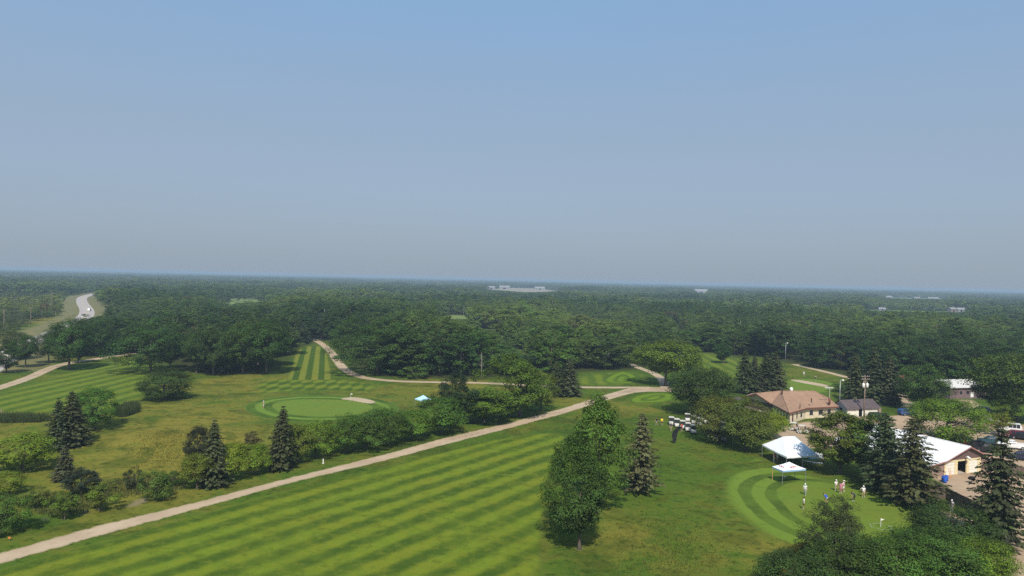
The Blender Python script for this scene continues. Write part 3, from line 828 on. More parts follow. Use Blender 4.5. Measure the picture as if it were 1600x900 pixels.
DK, MD, LT, YL = (.046, .084, .017), (.072, .128, .020), (.115, .176, .018), (.175, .212, .017)
SP, SB, OL, GY = (.048, .061, .023), (.060, .074, .032), (.096, .126, .020), (.100, .106, .042)
TL = [
 # meadow at the left
 ('spruce', 91, 703, 621, 40, SP, 'left one of the two dark spruces in the meadow beside the leafy tree'),
 ('spruce', 115, 697, 610, 50, SP, 'taller right one of the two dark spruces touching in the left meadow'),
 ('bushy', 150, 672, 605, 60, MD, 'round green leafy tree just right of the two meadow spruces'),
 ('bushy', 32, 736, 678, 84, YL, 'bright yellow-green spreading tree at the left edge, forked trunk and a shadow beside it'),
 ('spruce', 100, 750, 695, 34, SB, 'small bluish spruce below the pair of tall meadow spruces'),
 ('pine', 126, 772, 731, 50, (.034, .05, .024), 'low dark bushy pine right beside the small bluish spruce'),
 ('small', 98, 812, 769, 46, LT, 'small pale-stemmed orchard tree above the path, middle of the three small ones'),
 ('small', 158, 798, 757, 48, LT, 'small round orchard tree with white trunk foot casting a shadow to the right'),
 ('small', 53, 795, 764, 40, OL, 'low grey-green bush between the left-edge trees and the orchard trees'),
 ('bushy', 14, 772, 736, 46, YL, 'yellow-green bush at the left edge under the spreading yellow-green tree'),
 ('bushy', 4, 832, 770, 70, MD, 'green tree cut by the left edge of the picture just above the path'),
 ('shrub', 208, 764, 729, 28, SP, 'small dark upright shrub alone on the brown meadow slope'),
 ('shrub', 243, 781, 735, 50, OL, 'rounded yellow-green shrub near the path with a black shadow on its right'),
 ('shrub', 268, 760, 736, 34, DK, 'low dark shrub tucked behind the rounded yellow-green one'),
 ('bushy', 306, 764, 707, 52, LT, 'light green tree leaning against the left side of the path-side spruce'),
 ('spruce', 333, 760, 655, 48, SB, 'tall bluish spruce in the path-side row, left of the other row spruce'),
 ('pine', 309, 735, 662, 42, (.04, .055, .026), 'thin grey-green pine standing behind the light green tree in the row'),
 ('bushy', 365, 751, 690, 46, YL, 'yellow-topped tree right of the tall bluish spruce in the path-side row'),
 ('bushy', 399, 741, 693, 48, LT, 'green tree in the path-side row between the yellow-topped tree and the tall dark spruce'),
 ('small', 393, 705, 675, 26, (.10, .075, .035), 'small rusty-brown half-dead bush behind the path-side row'),
 ('spruce', 439, 733, 633, 46, SP, 'tall dark pointed spruce in front of the round putting green'),
 ('bushy', 464, 722, 662, 52, (.125, .185, .02), 'light green tree touching the right side of the tall dark pointed spruce'),
 ('bushy', 494, 714, 654, 56, (.125, .185, .02), 'second light green tree right of the tall dark pointed spruce'),
 ('bushy', 540, 708, 648, 60, (.07, .122, .018), 'green tree of the path-side hedge below the green with trunk showing'),
 ('bushy', 572, 702, 641, 66, (.07, .122, .018), 'dark green tree of the path-side hedge with forked trunk, below the bunker'),
 ('bushy', 607, 695, 639, 66, (.07, .122, .018), 'broad green tree of the path-side hedge right of the forked-trunk one'),
 ('bushy', 645, 687, 640, 58, LT, 'lighter green tree of the path-side hedge straight below the blue canopy'),
 ('bushy', 690, 677, 620, 76, (.07, .122, .018), 'broad green tree in the path-side row just right of the blue canopy'),
 ('pine', 712, 664, 582, 58, (.032, .052, .02), 'dark pointed pine rising behind the path-side trees right of the blue canopy'),
 ('ash', 756, 661, 600, 74, LT, 'light green tree in the row between the dark pine and the big leafy tree'),
 ('lowoak', 812, 651, 552, 86, (.082, .138, .018), 'biggest leafy tree in the row above the path, light green top'),
 ('bushy', 846, 642, 580, 48, LT, 'green tree at the right end of the path-side row beside the twin spruces'),
 ('spruce', 868, 619, 564, 34, SP, 'left one of the twin spruces at the end of the path-side row'),
 ('spruce', 889, 618, 560, 38, SB, 'right one of the twin spruces at the end of the path-side row'),
 ('dome', 258, 624, 577, 70, DK, 'round dark tree alone on the fairway in front of the oaks, shadow to its right'),
 ('shrub', 238, 622, 606, 20, LT, 'small pale shrub at the left foot of the round dark fairway tree'),
 ('oak', 235, 582, 513, 78, DK, 'large dark oak with clear trunk at the top of the left fairway'),
 ('ash', 266, 575, 532, 28, DK, 'narrow tree right behind the large dark oak on the left fairway'),
 ('oak', 307, 583, 518, 50, DK, 'dark oak, first from the left in the row behind the round fairway tree'),
 ('oak', 333, 586, 514, 58, DK, 'dark oak, second from the left in the row behind the round fairway tree'),
 ('oak', 379, 584, 512, 62, DK, 'dark oak with pale trunk, third in the row left of the striped lane'),
 ('oak', 416, 583, 500, 70, DK, 'tall dark oak with its shadow on the left edge of the striped lane'),
 ('oak', 108, 577, 499, 64, DK, 'dark oak whose trunk stands on the near edge of the left cart path'),
 ('ash', 122, 567, 515, 34, DK, 'slim dark tree just right of the oak on the edge of the left cart path'),
 ('oak', 152, 556, 502, 56, DK, 'dark tree above the far end of the left cart path'),
 ('oak', 40, 574, 524, 38, DK, 'dark tree above the left cart path, second from the left edge'),
 ('ash', 10, 583, 538, 34, DK, 'pale-trunked dark tree above the left cart path at the left edge'),
 ('oak', 76, 567, 519, 40, DK, 'dark tree above the left cart path, third from the left edge'),
 ('oak', 22, 562, 518, 44, DK, 'dark tree between left cart path and highway at the left edge, behind the pale-trunked one'),
 ('oak', 96, 555, 510, 46, DK, 'dark tree behind the oak on the edge of the left cart path'),
 ('oak', 186, 547, 496, 54, DK, 'dark tree where the left cart path disappears into the wood'),
 ('ash', 208, 551, 500, 40, DK, 'dark tree just left of the large clear-trunked oak'),
 # middle
 ('oak', 590, 584, 511, 88, DK, 'wide dark oak at the inside of the cart path bend by the striped lane'),
 ('oak', 548, 560, 497, 60, DK, 'dark oak leaning over the cart path where it enters the woods'),
 ('shrub', 648, 590, 571, 46, MD, 'low yellowish shrub at the foot of the woods along the curved path'),
 ('dead', 691, 582, 523, 26, DK, 'bare grey dead tree standing in the woods edge above the curved path'),
 ('dead', 752, 594, 550, 16, DK, 'thin bare dead trunk in the woods edge left of the big leafy tree'),
 ('ash', 934, 800, 612, 84, (.088, .148, .02), 'tall light green tree directly behind the dark tree beside the fairway'),
 ('lowoak', 905, 858, 682, 92, DK, 'big dark leafy tree beside the fairway, trunk in a mulch ring'),
 ('sparse_spruce', 1000, 771, 643, 66, GY, 'grey-green thin spruce with bare trunk foot right of the big dark tree'),
 ('oak', 1040, 603, 531, 88, LT, 'bright-topped leafy tree at the path junction'),
 ('dome', 1093, 646, 569, 100, DK, 'big round dark tree behind the row of golf carts'),
 ('ash', 1130, 568, 530, 28, DK, 'small dark tree alone on the far fairway above the round dark tree'),
 ('spruce', 1163, 614, 545, 36, SP, 'leftmost of the four spruces behind the clubhouse'),
 ('spruce', 1179, 613, 556, 30, (.05, .065, .026), 'shortest, second of the four spruces behind the clubhouse'),
 ('spruce', 1196, 612, 550, 36, SP, 'third of the four spruces behind the clubhouse'),
 ('spruce', 1211, 612, 548, 36, SP, 'rightmost of the four spruces behind the clubhouse'),
 ('dome', 1122, 690, 615, 72, OL, 'olive tree with pale fruit beside the golf carts'),
 ('dome', 1164, 703, 632, 84, OL, 'wide olive tree with forked pale trunk left of the white marquee'),
 ('bushy', 1203, 686, 640, 48, YL, 'yellowish tree between the white marquee and the clubhouse windows'),
 ('shrub', 1310, 612, 600, 26, DK, 'dark round shrub at the right end of the clubhouse roof'),
 ('spruce', 1335, 628, 550, 36, SP, 'left one of the dark spruces behind the small white shed'),
 ('spruce', 1366, 630, 541, 44, SP, 'tallest of the dark spruces behind the small white shed'),
 ('spruce', 1390, 632, 554, 38, SB, 'right one of the dark spruces behind the small white shed'),
 ('ash', 1312, 741, 640, 92, OL, 'olive-topped tree with reddish trunk at the right side of the white marquee'),
 ('ash', 1348, 748, 641, 72, MD, 'dark green tree between the olive-topped tree and the large spruces'),
 ('sparse_spruce', 1384, 768, 642, 84, (.058, .068, .026), 'left one of the two large spruces between green and white-roofed garage'),
 ('sparse_spruce', 1427, 792, 652, 94, (.068, .075, .027), 'right one of the two large spruces between green and white-roofed garage'),
 ('sparse_spruce', 1560, 852, 664, 98, SP, 'large dark spruce at the right in front of the garage yard'),
 ('dome', 1441, 642, 580, 78, MD, 'broad green tree between the small white shed and the far pale-roofed barn'),
 ('dome', 1478, 690, 620, 104, LT, 'light green tree behind the white garage roof'),
 ('small', 1530, 668, 640, 36, YL, 'small yellowish tree left of the parked pickups'),
 ('small', 1560, 680, 648, 44, YL, 'small yellow-green tree behind the teal pickup'),
 ('oak', 1560, 650, 584, 60, DK, 'dark tree at the right corner of the far pale-roofed barn'),
 ('oak', 1588, 658, 550, 110, MD, 'tall green tree at the right edge above the parked cars'),
 ('bushy', 1572, 660, 622, 40, LT, 'light green bush under the tall tree at the right edge'),
 ('lowoak', 1302, 892, 782, 72, (.052, .074, .026), 'upright dark olive tree standing before the putting green'),
 ('dome', 1487, 868, 792, 124, DK, 'round dark tree at the lower right between the green and the fence'),
 ('dome', 1238, 938, 858, 120, DK, 'dark foreground bush at the bottom edge, leftmost of the lower-right thicket'),
 ('dome', 1322, 934, 846, 120, DK, 'foreground bush at the bottom edge right under the upright dark olive tree'),
 ('dome', 1400, 936, 842, 116, MD, 'foreground bush at the bottom edge in the middle of the lower-right thicket'),
 ('dome', 1468, 922, 828, 116, MD, 'green foreground bush below the round dark tree'),
 ('dome', 1532, 925, 842, 96, LT, 'lighter green foreground bush at the right end of the lower-right thicket'),
 ('shrub', 1566, 868, 845, 30, OL, 'small olive shrub beside the dirt track at the right'),
]
for row in TL:
    tree_px(*row)

# ------------------------------------------------------------------ the woods
def wave(P, s, seed):
    r_ = np.random.default_rng(seed); o = np.zeros(len(P))
    for k in range(7):
        a = r_.uniform(0, 6.28); f_ = r_.uniform(.6, 1.7) / s
        o += np.sin((P[:, 0] * math.cos(a) + P[:, 1] * math.sin(a)) * f_ * 6.28 + r_.uniform(0, 6.28))
    return o / 7 ** .5 * .7

def np_project(P, z):
    v = np.stack([P[:, 0], P[:, 1], np.broadcast_to(z, len(P)) - CAM_H], 1)
    w = v @ np.array(FWD)
    return 800 + FPX * (v @ np.array(CR)) / w, 450 - FPX * (v @ np.array(CU)) / w, w

fr = np.random.default_rng(11)
bands = [(150, 700, 7.6), (700, 1800, 10.5), (1800, 4800, 23.0), (4800, 13600, 62.0)]
pts, band = [], []
for bi, (d0, d1, cell) in enumerate(bands):
    xs_ = np.arange(-d1, d1, cell); ys_ = np.arange(0, d1, cell)
    gx, gy = np.meshgrid(xs_, ys_)
    P = np.stack([gx.ravel(), gy.ravel()], 1)
    P += fr.uniform(-.55, .55, P.shape) * cell
    dd = np.hypot(P[:, 0], P[:, 1]); az = np.degrees(np.arctan2(P[:, 0], P[:, 1]))
    P = P[(dd >= d0) & (dd < d1) & (np.abs(az) < 45) & (P[:, 1] < FAR - 200) & (np.abs(P[:, 0]) < FAR - 200)]
    pts.append(P); band.append(np.full(len(P), bi))
P = np.concatenate(pts); B = np.concatenate(band)
keep = ~in_poly(P, OPEN)
keep &= (B >= 3) | (poly_dist(P, HWY, False) > 15)
for k, pl in GAPS.items():
    keep &= ~(in_poly(P, pl) & ((fr.uniform(size=len(P)) < .8) if k == 'pale_field' else True))
keep &= poly_dist(P, OPEN) > 4.5
P, B = P[keep], B[keep]
# thin stands, glades and the scrubby ground left of the highway
thin = wave(P, 150, 5)
scrub = (P[:, 0] < np.interp(P[:, 1], HWY[:, 1], HWY[:, 0]) - 5) & (P[:, 1] < 900)
keep = ~((thin < -1.0) & (fr.uniform(size=len(P)) < .55) & (B < 2)) & ~(scrub & (fr.uniform(size=len(P)) < .45))
P, B, scrub = P[keep], B[keep], scrub[keep]
big = wave(P, 420, 2); mid = wave(P, 90, 3)
H = 11.6 + 1.4 * big + 3.2 * wave(P, 240, 44) * np.clip((P[:, 1] - 250) / 200, .2, 1) + 1.2 * mid + fr.normal(0, 1.2, len(P))
H += np.where(B >= 2, 1.0, 0) + np.clip(wave(P, 2600, 9), -1, 1) * np.where(B >= 2, 2.0, 0)
H = np.where(scrub, H * fr.uniform(.25, .7, len(P)), H)
H = np.clip(H, 2.5, 18.5)
tall = (fr.uniform(size=len(P)) < .05) & (B < 2)
H = np.where(tall, H * 1.25, H)
px0 = 800 + FPX * P[:, 0] / np.maximum(P[:, 1], 1)
H += np.where((px0 > 525) & (px0 < 800) & (P[:, 1] < 400), 3.0, 0)
small = (fr.uniform(size=len(P)) < .12) & (B < 2)
H = np.where(small, H * .55, H)
W = 11.4 * fr.uniform(.65, 1.35, len(P)) * np.clip(H / 12, .5, 1.15)
W = np.where(tall, W * 1.3, W)
W = np.choose(B, [W, W * 1.3, np.full(len(P), 30.0) * fr.uniform(.8, 1.25, len(P)), np.full(len(P), 85.0) * fr.uniform(.8, 1.2, len(P))])
px, pb, dep = np_project(P, 0.0)
for k, poly in GAPS_PX.items():
    poly = np.array(poly); x0, x1 = poly[:, 0].min(), poly[:, 0].max()
    hw = W / dep * FPX * .35
    cand = np.where((px > x0 - hw) & (px < x1 + hw) & (pb > poly[:, 1].min()))[0]
    n = len(poly)
    for i in cand:
        x = min(max(px[i], x0 + .3), x1 - .3); yy = []
        for a in range(n):
            xa, ya = poly[a]; xb, yb = poly[(a + 1) % n]
            if (xa - x) * (xb - x) <= 0 and xa != xb: yy.append(ya + (yb - ya) * (x - xa) / (xb - xa))
        if not yy: continue
        low = max(yy)
        if pb[i] >= low - .5:
            hmax = (pb[i] - low) * dep[i] / FPX
            H[i] = min(H[i], hmax * fr.uniform(.8, 1.12))
ok = H > 2.0
P, B, H, W, scrub, px, pb, dep, big, mid = (a[ok] for a in (P, B, H, W, scrub, px, pb, dep, big, mid))
N = len(P)
kind_n = fr.uniform(size=N) + .22 * wave(P, 130, 21)
spr = (kind_n > 1.02) & (B < 2)
tn = .46 + .46 * wave(P, 340, 31) + .28 * wave(P, 80, 32) + fr.normal(0, .16, N)
tn += np.where((P[:, 1] < 420), -.16, .06) + np.where((px > 1300) & (P[:, 1] > 260) & (P[:, 1] < 600), .14, 0)
tn = np.clip(tn, 0, 1)[:, None]
c0, c1, c2 = np.array((.040, .076, .016)), np.array((.082, .138, .024)), np.array((.148, .205, .032))
T = np.where(tn < .5, c0 + (c1 - c0) * tn * 2, c1 + (c2 - c1) * (tn * 2 - 1))
rust = fr.uniform(size=N) < .006
T[rust] = (.10, .085, .03)
T[spr] = np.array((.032, .054, .025)) * fr.uniform(.85, 1.4, (spr.sum(), 1))
T[scrub] = T[scrub] * np.array((1.35, 1.15, 1.0))

# the woodland trees that show largest stand as trees of their own
top = pb - H / dep * FPX
sky_line = np.full(1700, 700.0)
score = np.zeros(N)
for i in np.argsort(dep):
    if dep[i] > 900: break
    hw = W[i] / dep[i] * FPX / 2
    a, b = int(max(0, px[i] - hw)), int(min(1599, px[i] + hw))
    if b <= a: continue
    seg = sky_line[a:b + 1]
    score[i] = np.clip(np.minimum(seg, pb[i]) - top[i], 0, None).sum()
    sky_line[a:b + 1] = np.minimum(seg, top[i] + (pb[i] - top[i]) * .12)
chosen = np.argsort(-score)[:210]
ZONES = [(200, 'tree in the wood between the left cart path and the highway'), (470, 'tree in the wood behind the oak row of the left fairway'),
         (548, 'tree in the wood at the far end of the striped lane'), (800, 'tree in the wood above the curved cart path'),
         (1060, 'tree in the wood behind the tee lawn and twin spruces'), (1330, 'tree in the wood beyond the far fairway behind the clubhouse'), (9999, 'tree in the wood behind the barns at the right')]
for i in chosen:
    z_ = next(s for lim, s in ZONES if px[i] < lim)
    lum = T[i][1]
    if spr[i]: lab = 'dark pointed spruce ' + z_
    else: lab = ('dark green leafy ' if lum < .108 else 'mid green leafy ' if lum < .15 else 'light green leafy ') + z_
    put_tree('spruce' if spr[i] else 'edge', (P[i][0], P[i][1], 0), H[i], W[i] * (.62 if spr[i] else 1.0), T[i], lab.replace('spruce tree in', 'spruce in'), lab.split(' in the wood ')[0] + 's of the wood ' + z_.split('wood ')[1])
rest = np.ones(N, bool); rest[chosen] = False

# the remaining thousands of trees are one mass
pcol = bpy.data.collections.new('woodland_sources')
def src(i, mesh):
    o = bpy.data.objects.new('woodland_source_%02d' % i, mesh); pcol.objects.link(o)
def far_crown(H_, Rr, z0, ncl, per, leaf, **kw):
    return crown_mesh('woodland_crown', H_, Rr, z0, ncl, per, leaf, M_leaf_far, **kw)[0]
def add_trunk(me, Rt, H_, bk):
    """append a plain stem to a crown mesh"""
    mb = MB().tube([(0, 0, -.1), (.1, 0, H_ * .8)], [Rt, Rt * .4], 5, cap=False)
    n0 = len(me.vertices)
    V0 = np.zeros(n0 * 3, np.float32); me.vertices.foreach_get('co', V0)
    T0 = np.zeros(n0, np.float32); me.attributes['tone'].data.foreach_get('value', T0)
    F0 = np.arange(n0).reshape(-1, 4)
    Vn = np.concatenate([V0.reshape(-1, 3), np.array(mb.v)]); Fn = np.concatenate([F0, np.array(mb.f) + n0])
    mi = np.concatenate([np.zeros(len(F0)), np.ones(len(mb.f))])
    return np_mesh(me.name, Vn, Fn, [M_leaf_far, bk], mi, {'tone': np.concatenate([T0, np.full(len(mb.v), .5)])})
UH = 12.0
for s in range(4):                                   # 0-3 near leafy
    src(s, add_trunk(far_crown(UH, 3.9, 1.0 if s % 2 else 2.2, 70, 24, .56, taper=.2, rough=.4, calm=.7), .16, UH, M_pale if s < 2 else M_bark))
for s in range(2):                                   # 4-5 near spruce
    me = spruce_mesh('woodland_crown', UH, 2.3, M_leaf_far, 18, .8); src(4 + s, me)
for s in range(3):                                   # 6-8 middle distance
    src(6 + s, far_crown(UH, 3.9, 1.5, 30, 12, 1.0, taper=.2, rough=.4, calm=.8))
for s in range(3):                                   # 9-11 clumps of trees
    Vs, Fs, Ts, n0 = [], [], [], 0
    for t in range(8):
        a = t * 2.4; r_ = 1.75 * math.sqrt(t + .5) * 2.6
        me = far_crown(UH * fr.uniform(.8, 1.1), 3.7, 3, 14, 5, 1.9, taper=.2, calm=.8)
        n = len(me.vertices); v = np.zeros(n * 3, np.float32); me.vertices.foreach_get('co', v); v = v.reshape(-1, 3)
        v[:, 0] += math.cos(a) * r_; v[:, 1] += math.sin(a) * r_
        Vs.append(v); Fs.append(np.arange(n).reshape(-1, 4) + n0); n0 += n
        Ts.append(np.full(n, fr.uniform(.2, .8)))
        bpy.data.meshes.remove(me)
    src(9 + s, np_mesh('woodland_clump', np.concatenate(Vs), np.concatenate(Fs), M_leaf_far, attrs={'tone': np.concatenate(Ts)}))
idx = np.where(spr, fr.integers(4, 6, N), fr.integers(0, 4, N))
idx = np.where(B == 1, np.where(spr, fr.integers(4, 6, N), fr.integers(6, 9, N)), idx)
idx = np.where(B >= 2, fr.integers(9, 12, N), idx)
base_w = np.where(B >= 2, 24.0, np.where(spr, 8.0, 7.8))
S = np.stack([W / base_w, W / base_w, H / UH], 1)
fp = bpy.data.meshes.new('forest')
Pr = P[rest]; n = len(Pr)
fp.vertices.add(n)
fp.vertices.foreach_set('co', np.concatenate([Pr, np.zeros((n, 1))], 1).astype(np.float32).ravel())
a = fp.attributes.new('pick', 'INT', 'POINT'); a.data.foreach_set('value', idx[rest].astype(np.int32))
a = fp.attributes.new('size', 'FLOAT_VECTOR', 'POINT'); a.data.foreach_set('vector', S[rest].astype(np.float32).ravel())
a = fp.attributes.new('turn', 'FLOAT_VECTOR', 'POINT'); a.data.foreach_set('vector', np.stack([np.zeros(n), np.zeros(n), fr.uniform(0, 6.28, n)], 1).astype(np.float32).ravel())
a = fp.attributes.new('tint', 'FLOAT_COLOR', 'POINT'); a.data.foreach_set('color', np.concatenate([T[rest], np.ones((n, 1))], 1).astype(np.float32).ravel())
forest = tag(link('forest', fp), 'dense mixed green forest stretching flat to the hazy horizon', 'forest', kind='stuff')
gt = bpy.data.node_groups.new('forest_scatter', 'GeometryNodeTree')
gt.interface.new_socket('Geometry', in_out='INPUT', socket_type='NodeSocketGeometry')
gt.interface.new_socket('Geometry', in_out='OUTPUT', socket_type='NodeSocketGeometry')
gn, gl = gt.nodes, gt.links
gi, gout = gn.new('NodeGroupInput'), gn.new('NodeGroupOutput')
m2p = gn.new('GeometryNodeMeshToPoints')
iop = gn.new('GeometryNodeInstanceOnPoints')
ci = gn.new('GeometryNodeCollectionInfo'); ci.inputs['Collection'].default_value = pcol
ci.inputs['Separate Children'].default_value = True; ci.inputs['Reset Children'].default_value = True
def named(nm, typ):
    q_ = gn.new('GeometryNodeInputNamedAttribute'); q_.data_type = typ; q_.inputs[0].default_value = nm
    return next(o for o in q_.outputs if o.enabled and o.name == 'Attribute')
gl.new(gi.outputs[0], m2p.inputs[0]); gl.new(m2p.outputs[0], iop.inputs['Points'])
gl.new(ci.outputs[0], iop.inputs['Instance']); iop.inputs['Pick Instance'].default_value = True
gl.new(named('pick', 'INT'), iop.inputs['Instance Index'])
gl.new(named('turn', 'FLOAT_VECTOR'), iop.inputs['Rotation'])
gl.new(named('size', 'FLOAT_VECTOR'), iop.inputs['Scale'])
gl.new(iop.outputs[0], gout.inputs[0])
gm = forest.modifiers.new('scatter', 'NODES'); gm.node_group = gt
print('forest points', n)

# reeds and weeds
def blades(name, area_px, n, h, col, label, cat, seed=0, feather=.4):
    rr = np.random.default_rng(seed); poly = px_poly(area_px, 1)
    lo_, hi_ = poly.min(0), poly.max(0); Q = rr.uniform(lo_, hi_, (n * 4, 2)); sdq = signed(Q, poly); Q = Q[sdq > feather * rr.uniform(0, 1, len(Q)) ** .7][:n]
    Z0 = np.array([gh(a, b) for a, b in Q]); hh = h * rr.uniform(.5, 1.2, len(Q)); an = rr.uniform(0, 6.28, len(Q)); w = .03 + .03 * rr.uniform(size=len(Q))
    dx, dy = np.cos(an) * w, np.sin(an) * w; lx, ly = rr.normal(0, .22, (2, len(Q))) * hh
    V = np.stack([np.stack([Q[:, 0] - dx, Q[:, 1] - dy, Z0], 1), np.stack([Q[:, 0] + dx, Q[:, 1] + dy, Z0], 1), np.stack([Q[:, 0] + lx + dx * .3, Q[:, 1] + ly + dy * .3, Z0 + hh], 1), np.stack([Q[:, 0] + lx - dx * .3, Q[:, 1] + ly - dy * .3, Z0 + hh], 1)], 1).reshape(-1, 3)
    o = link(name, np_mesh(name, V, np.arange(len(V)).reshape(-1, 4), M_leaf, attrs={'tone': np.repeat(rr.uniform(.1, .9, len(Q)), 4)}))
    o.color = (*col, 1)
    return tag(o, label, cat, kind='stuff')
blades('reeds', [(176, 652), (190, 638), (216, 634), (222, 645), (205, 655), (185, 658)], 3500, 1.7, (.055, .075, .025), 'dark reed bed right of the meadow trees', 'reeds', 1)
blades('reeds', [(-30, 652), (30, 651), (82, 652), (80, 660), (20, 662), (-30, 662)], 3500, 1.3, (.055, .075, .025), 'narrow dark reed strip left of the meadow spruces', 'reeds', 2)
blades('weeds', [(1185, 905), (1215, 872), (1262, 852), (1270, 862), (1240, 885), (1205, 915)], 3500, 1.0, (.16, .13, .025), 'yellow flowering weeds at the bottom edge left of the thicket', 'weeds', 3)
blades('tall_grass', [(185, 700), (220, 678), (300, 678), (345, 700), (330, 730), (230, 745), (185, 730)], 3000, .28, (.15, .125, .022), 'tall dry grass on the brown meadow knoll', 'grass', 4, 9)
blades('tall_grass', [(900, 890), (960, 800), (1060, 790), (1150, 830), (1200, 890), (1150, 930), (920, 930)], 3000, .2, (.095, .10, .02), 'rough uneven grass right of the big dark tree', 'grass', 5, 9)
blades('tall_grass', [(40, 800), (60, 770), (130, 770), (190, 745), (300, 745), (290, 770), (200, 775), (100, 815)], 5000, .5, (.085, .10, .03), 'weedy tall grass among the orchard trees', 'grass', 6)

# ------------------------------------------------------------------ air
hm, nt, out = new_mat('summer_haze')
hv = nt.new('ShaderNodeVolumePrincipled')
HAZE_DENSITY = 2.6e-4
hv.inputs['Density'].default_value = HAZE_DENSITY
hv.inputs['Color'].default_value = (.50, .665, .82, 1)
hv.inputs['Anisotropy'].default_value = 0.0
nt.link(hv.outputs[0], out.inputs['Volume'])
hz = MB().box((0, 0, 18.0), (2 * FAR + 200, 2 * FAR + 200, 38.0)).build('haze', hm)
tag(hz, 'thin blue-grey summer haze lying over the whole countryside', 'haze', kind='stuff')

# ------------------------------------------------------------------ buildings
M_shingle = None
def shingle_material(name, a, b, sc=2.2):
    m, nt, out = new_mat(name)
    tc = nt.new('ShaderNodeTexCoord')
    br = nt.new('ShaderNodeTexBrick'); br.inputs['Scale'].default_value = sc
    br.inputs['Color1'].default_value = (*a, 1); br.inputs['Color2'].default_value = (*b, 1); br.inputs['Mortar'].default_value = (*[x * .6 for x in b], 1)
    br.inputs['Mortar Size'].default_value = .03; br.inputs['Row Height'].default_value = .35; br.inputs['Brick Width'].default_value = .7
    nt.link(tc.outputs['Object'], br.inputs['Vector'])
    n = nt.noise(.5, 5, tc.outputs['Object'], .65)
    c = nt.mix(nt.ramp(n, .38, .68, 0, .55), br.outputs['Color'], tuple(x * .68 for x in b))
    principled(nt, out, c, .9, .2, bump=br.outputs['Fac'], bump_str=.3, bump_dist=.02)
    return m
def ribbed_material(name, col, axis_vec, per=.45, rough=.4):
    m, nt, out = new_mat(name)
    tc = nt.new('ShaderNodeTexCoord')
    dp = nt.new('ShaderNodeVectorMath', operation='DOT_PRODUCT'); nt.link(tc.outputs['Object'], dp.inputs[0]); dp.inputs[1].default_value = tuple(v / per for v in axis_vec)
    rib = nt.math('PINGPONG', dp.outputs['Value'], 1.0)
    n = nt.noise(.6, 5, tc.outputs['Object'], .6)
    c = nt.mix(nt.ramp(n, .4, .75, 0, .35), col, tuple(x * .78 for x in col))
    principled(nt, out, c, rough, .4, bump=nt.ramp(rib, .75, .95), bump_str=.5, bump_dist=.03)
    return m
M_brownroof = shingle_material('brown_shingles', (.39, .245, .16), (.33, .205, .135))
M_greyroof = shingle_material('grey_brown_shingles', (.13, .10, .10), (.10, .08, .085))
M_cream = plain('cream_stucco', (.62, .52, .37), .85, .2)
M_white = plain('white_paint', (.78, .76, .72), .6, .3, var=.05)
M_offwhite = plain('warm_white_paint', (.74, .70, .60), .6, .3, var=.05)
M_brown = plain('brown_siding', (.13, .085, .075), .8, .2)
M_tan = plain('tan_siding', (.27, .20, .16), .8, .2)
M_trim = plain('dark_red_trim', (.16, .06, .045), .6, .3)
M_glass = plain('dark_window_glass', (.015, .018, .022), .12, .6, var=.2)
M_dark = plain('dark_interior', (.012, .012, .012), .9, .1)
M_door = plain('brown_door', (.10, .05, .03), .6, .3)
M_metal = plain('grey_metal', (.35, .36, .37), .45, .5, .6)
M_black = plain('black_rubber', (.012, .012, .013), .8, .2)
M_wood = plain('weathered_wood', (.20, .15, .115), .9, .2, var=.3, scale=3)
M_fence = plain('brown_fence_board', (.19, .135, .112), .9, .2, var=.35, scale=2.5)
M_red = plain('red_plastic', (.40, .05, .04), .5, .3)
M_blue = plain('blue_plastic', (.02, .09, .42), .5, .3)
M_concrete = plain('concrete', (.40, .37, .33), .9, .2)

def panel(name, a, b, z0, z1, mat, parent, out=.04, thick=.06, frame=None, frame_name='frame'):
    """an upright panel between plan points a and b, proud of the wall on its right-hand side"""
    a, b = Vector((a[0], a[1])), Vector((b[0], b[1]))
    d = (b - a).normalized(); nrm = Vector((d.y, -d.x))
    c = (a + b) / 2 + nrm * (out - thick / 2)
    o = MB().box((c.x, c.y, (z0 + z1) / 2), ((b - a).length, thick, z1 - z0), math.atan2(d.y, d.x)).build(name, mat, parent)
    if frame:
        mb = MB(); rz = math.atan2(d.y, d.x); L = (b - a).length; c2 = (a + b) / 2 + nrm * (out + .005)
        for (u, z, w, h) in ((-L / 2, (z0 + z1) / 2, .09, z1 - z0 + .18), (L / 2, (z0 + z1) / 2, .09, z1 - z0 + .18), (0, z1 + .045, L, .09), (0, z0 - .045, L, .09)):
            mb.box((c2.x + d.x * u, c2.y + d.y * u, z), (w, .07, h), rz)
        mb.build(frame_name, frame, o)
    return o
def along(a, b, t): return (a[0] + (b[0] - a[0]) * t, a[1] + (b[1] - a[1]) * t)

def roof_mesh(name, V, F, mat, parent, edge_mat, eaves, drop=.28):
    mb = MB()
    for f_ in F: mb.face([V[i] for i in f_])
    o = mb.build(name, mat, parent)
    fb = MB()
    for (i, j) in eaves:
        a, b = Vector(V[i]), Vector(V[j])
        fb.face([a + Vector((0, 0, .01)), b + Vector((0, 0, .01)), b - Vector((0, 0, drop)), a - Vector((0, 0, drop))])
    so = MB()
    fb.build('fascia', edge_mat, o)
    return o

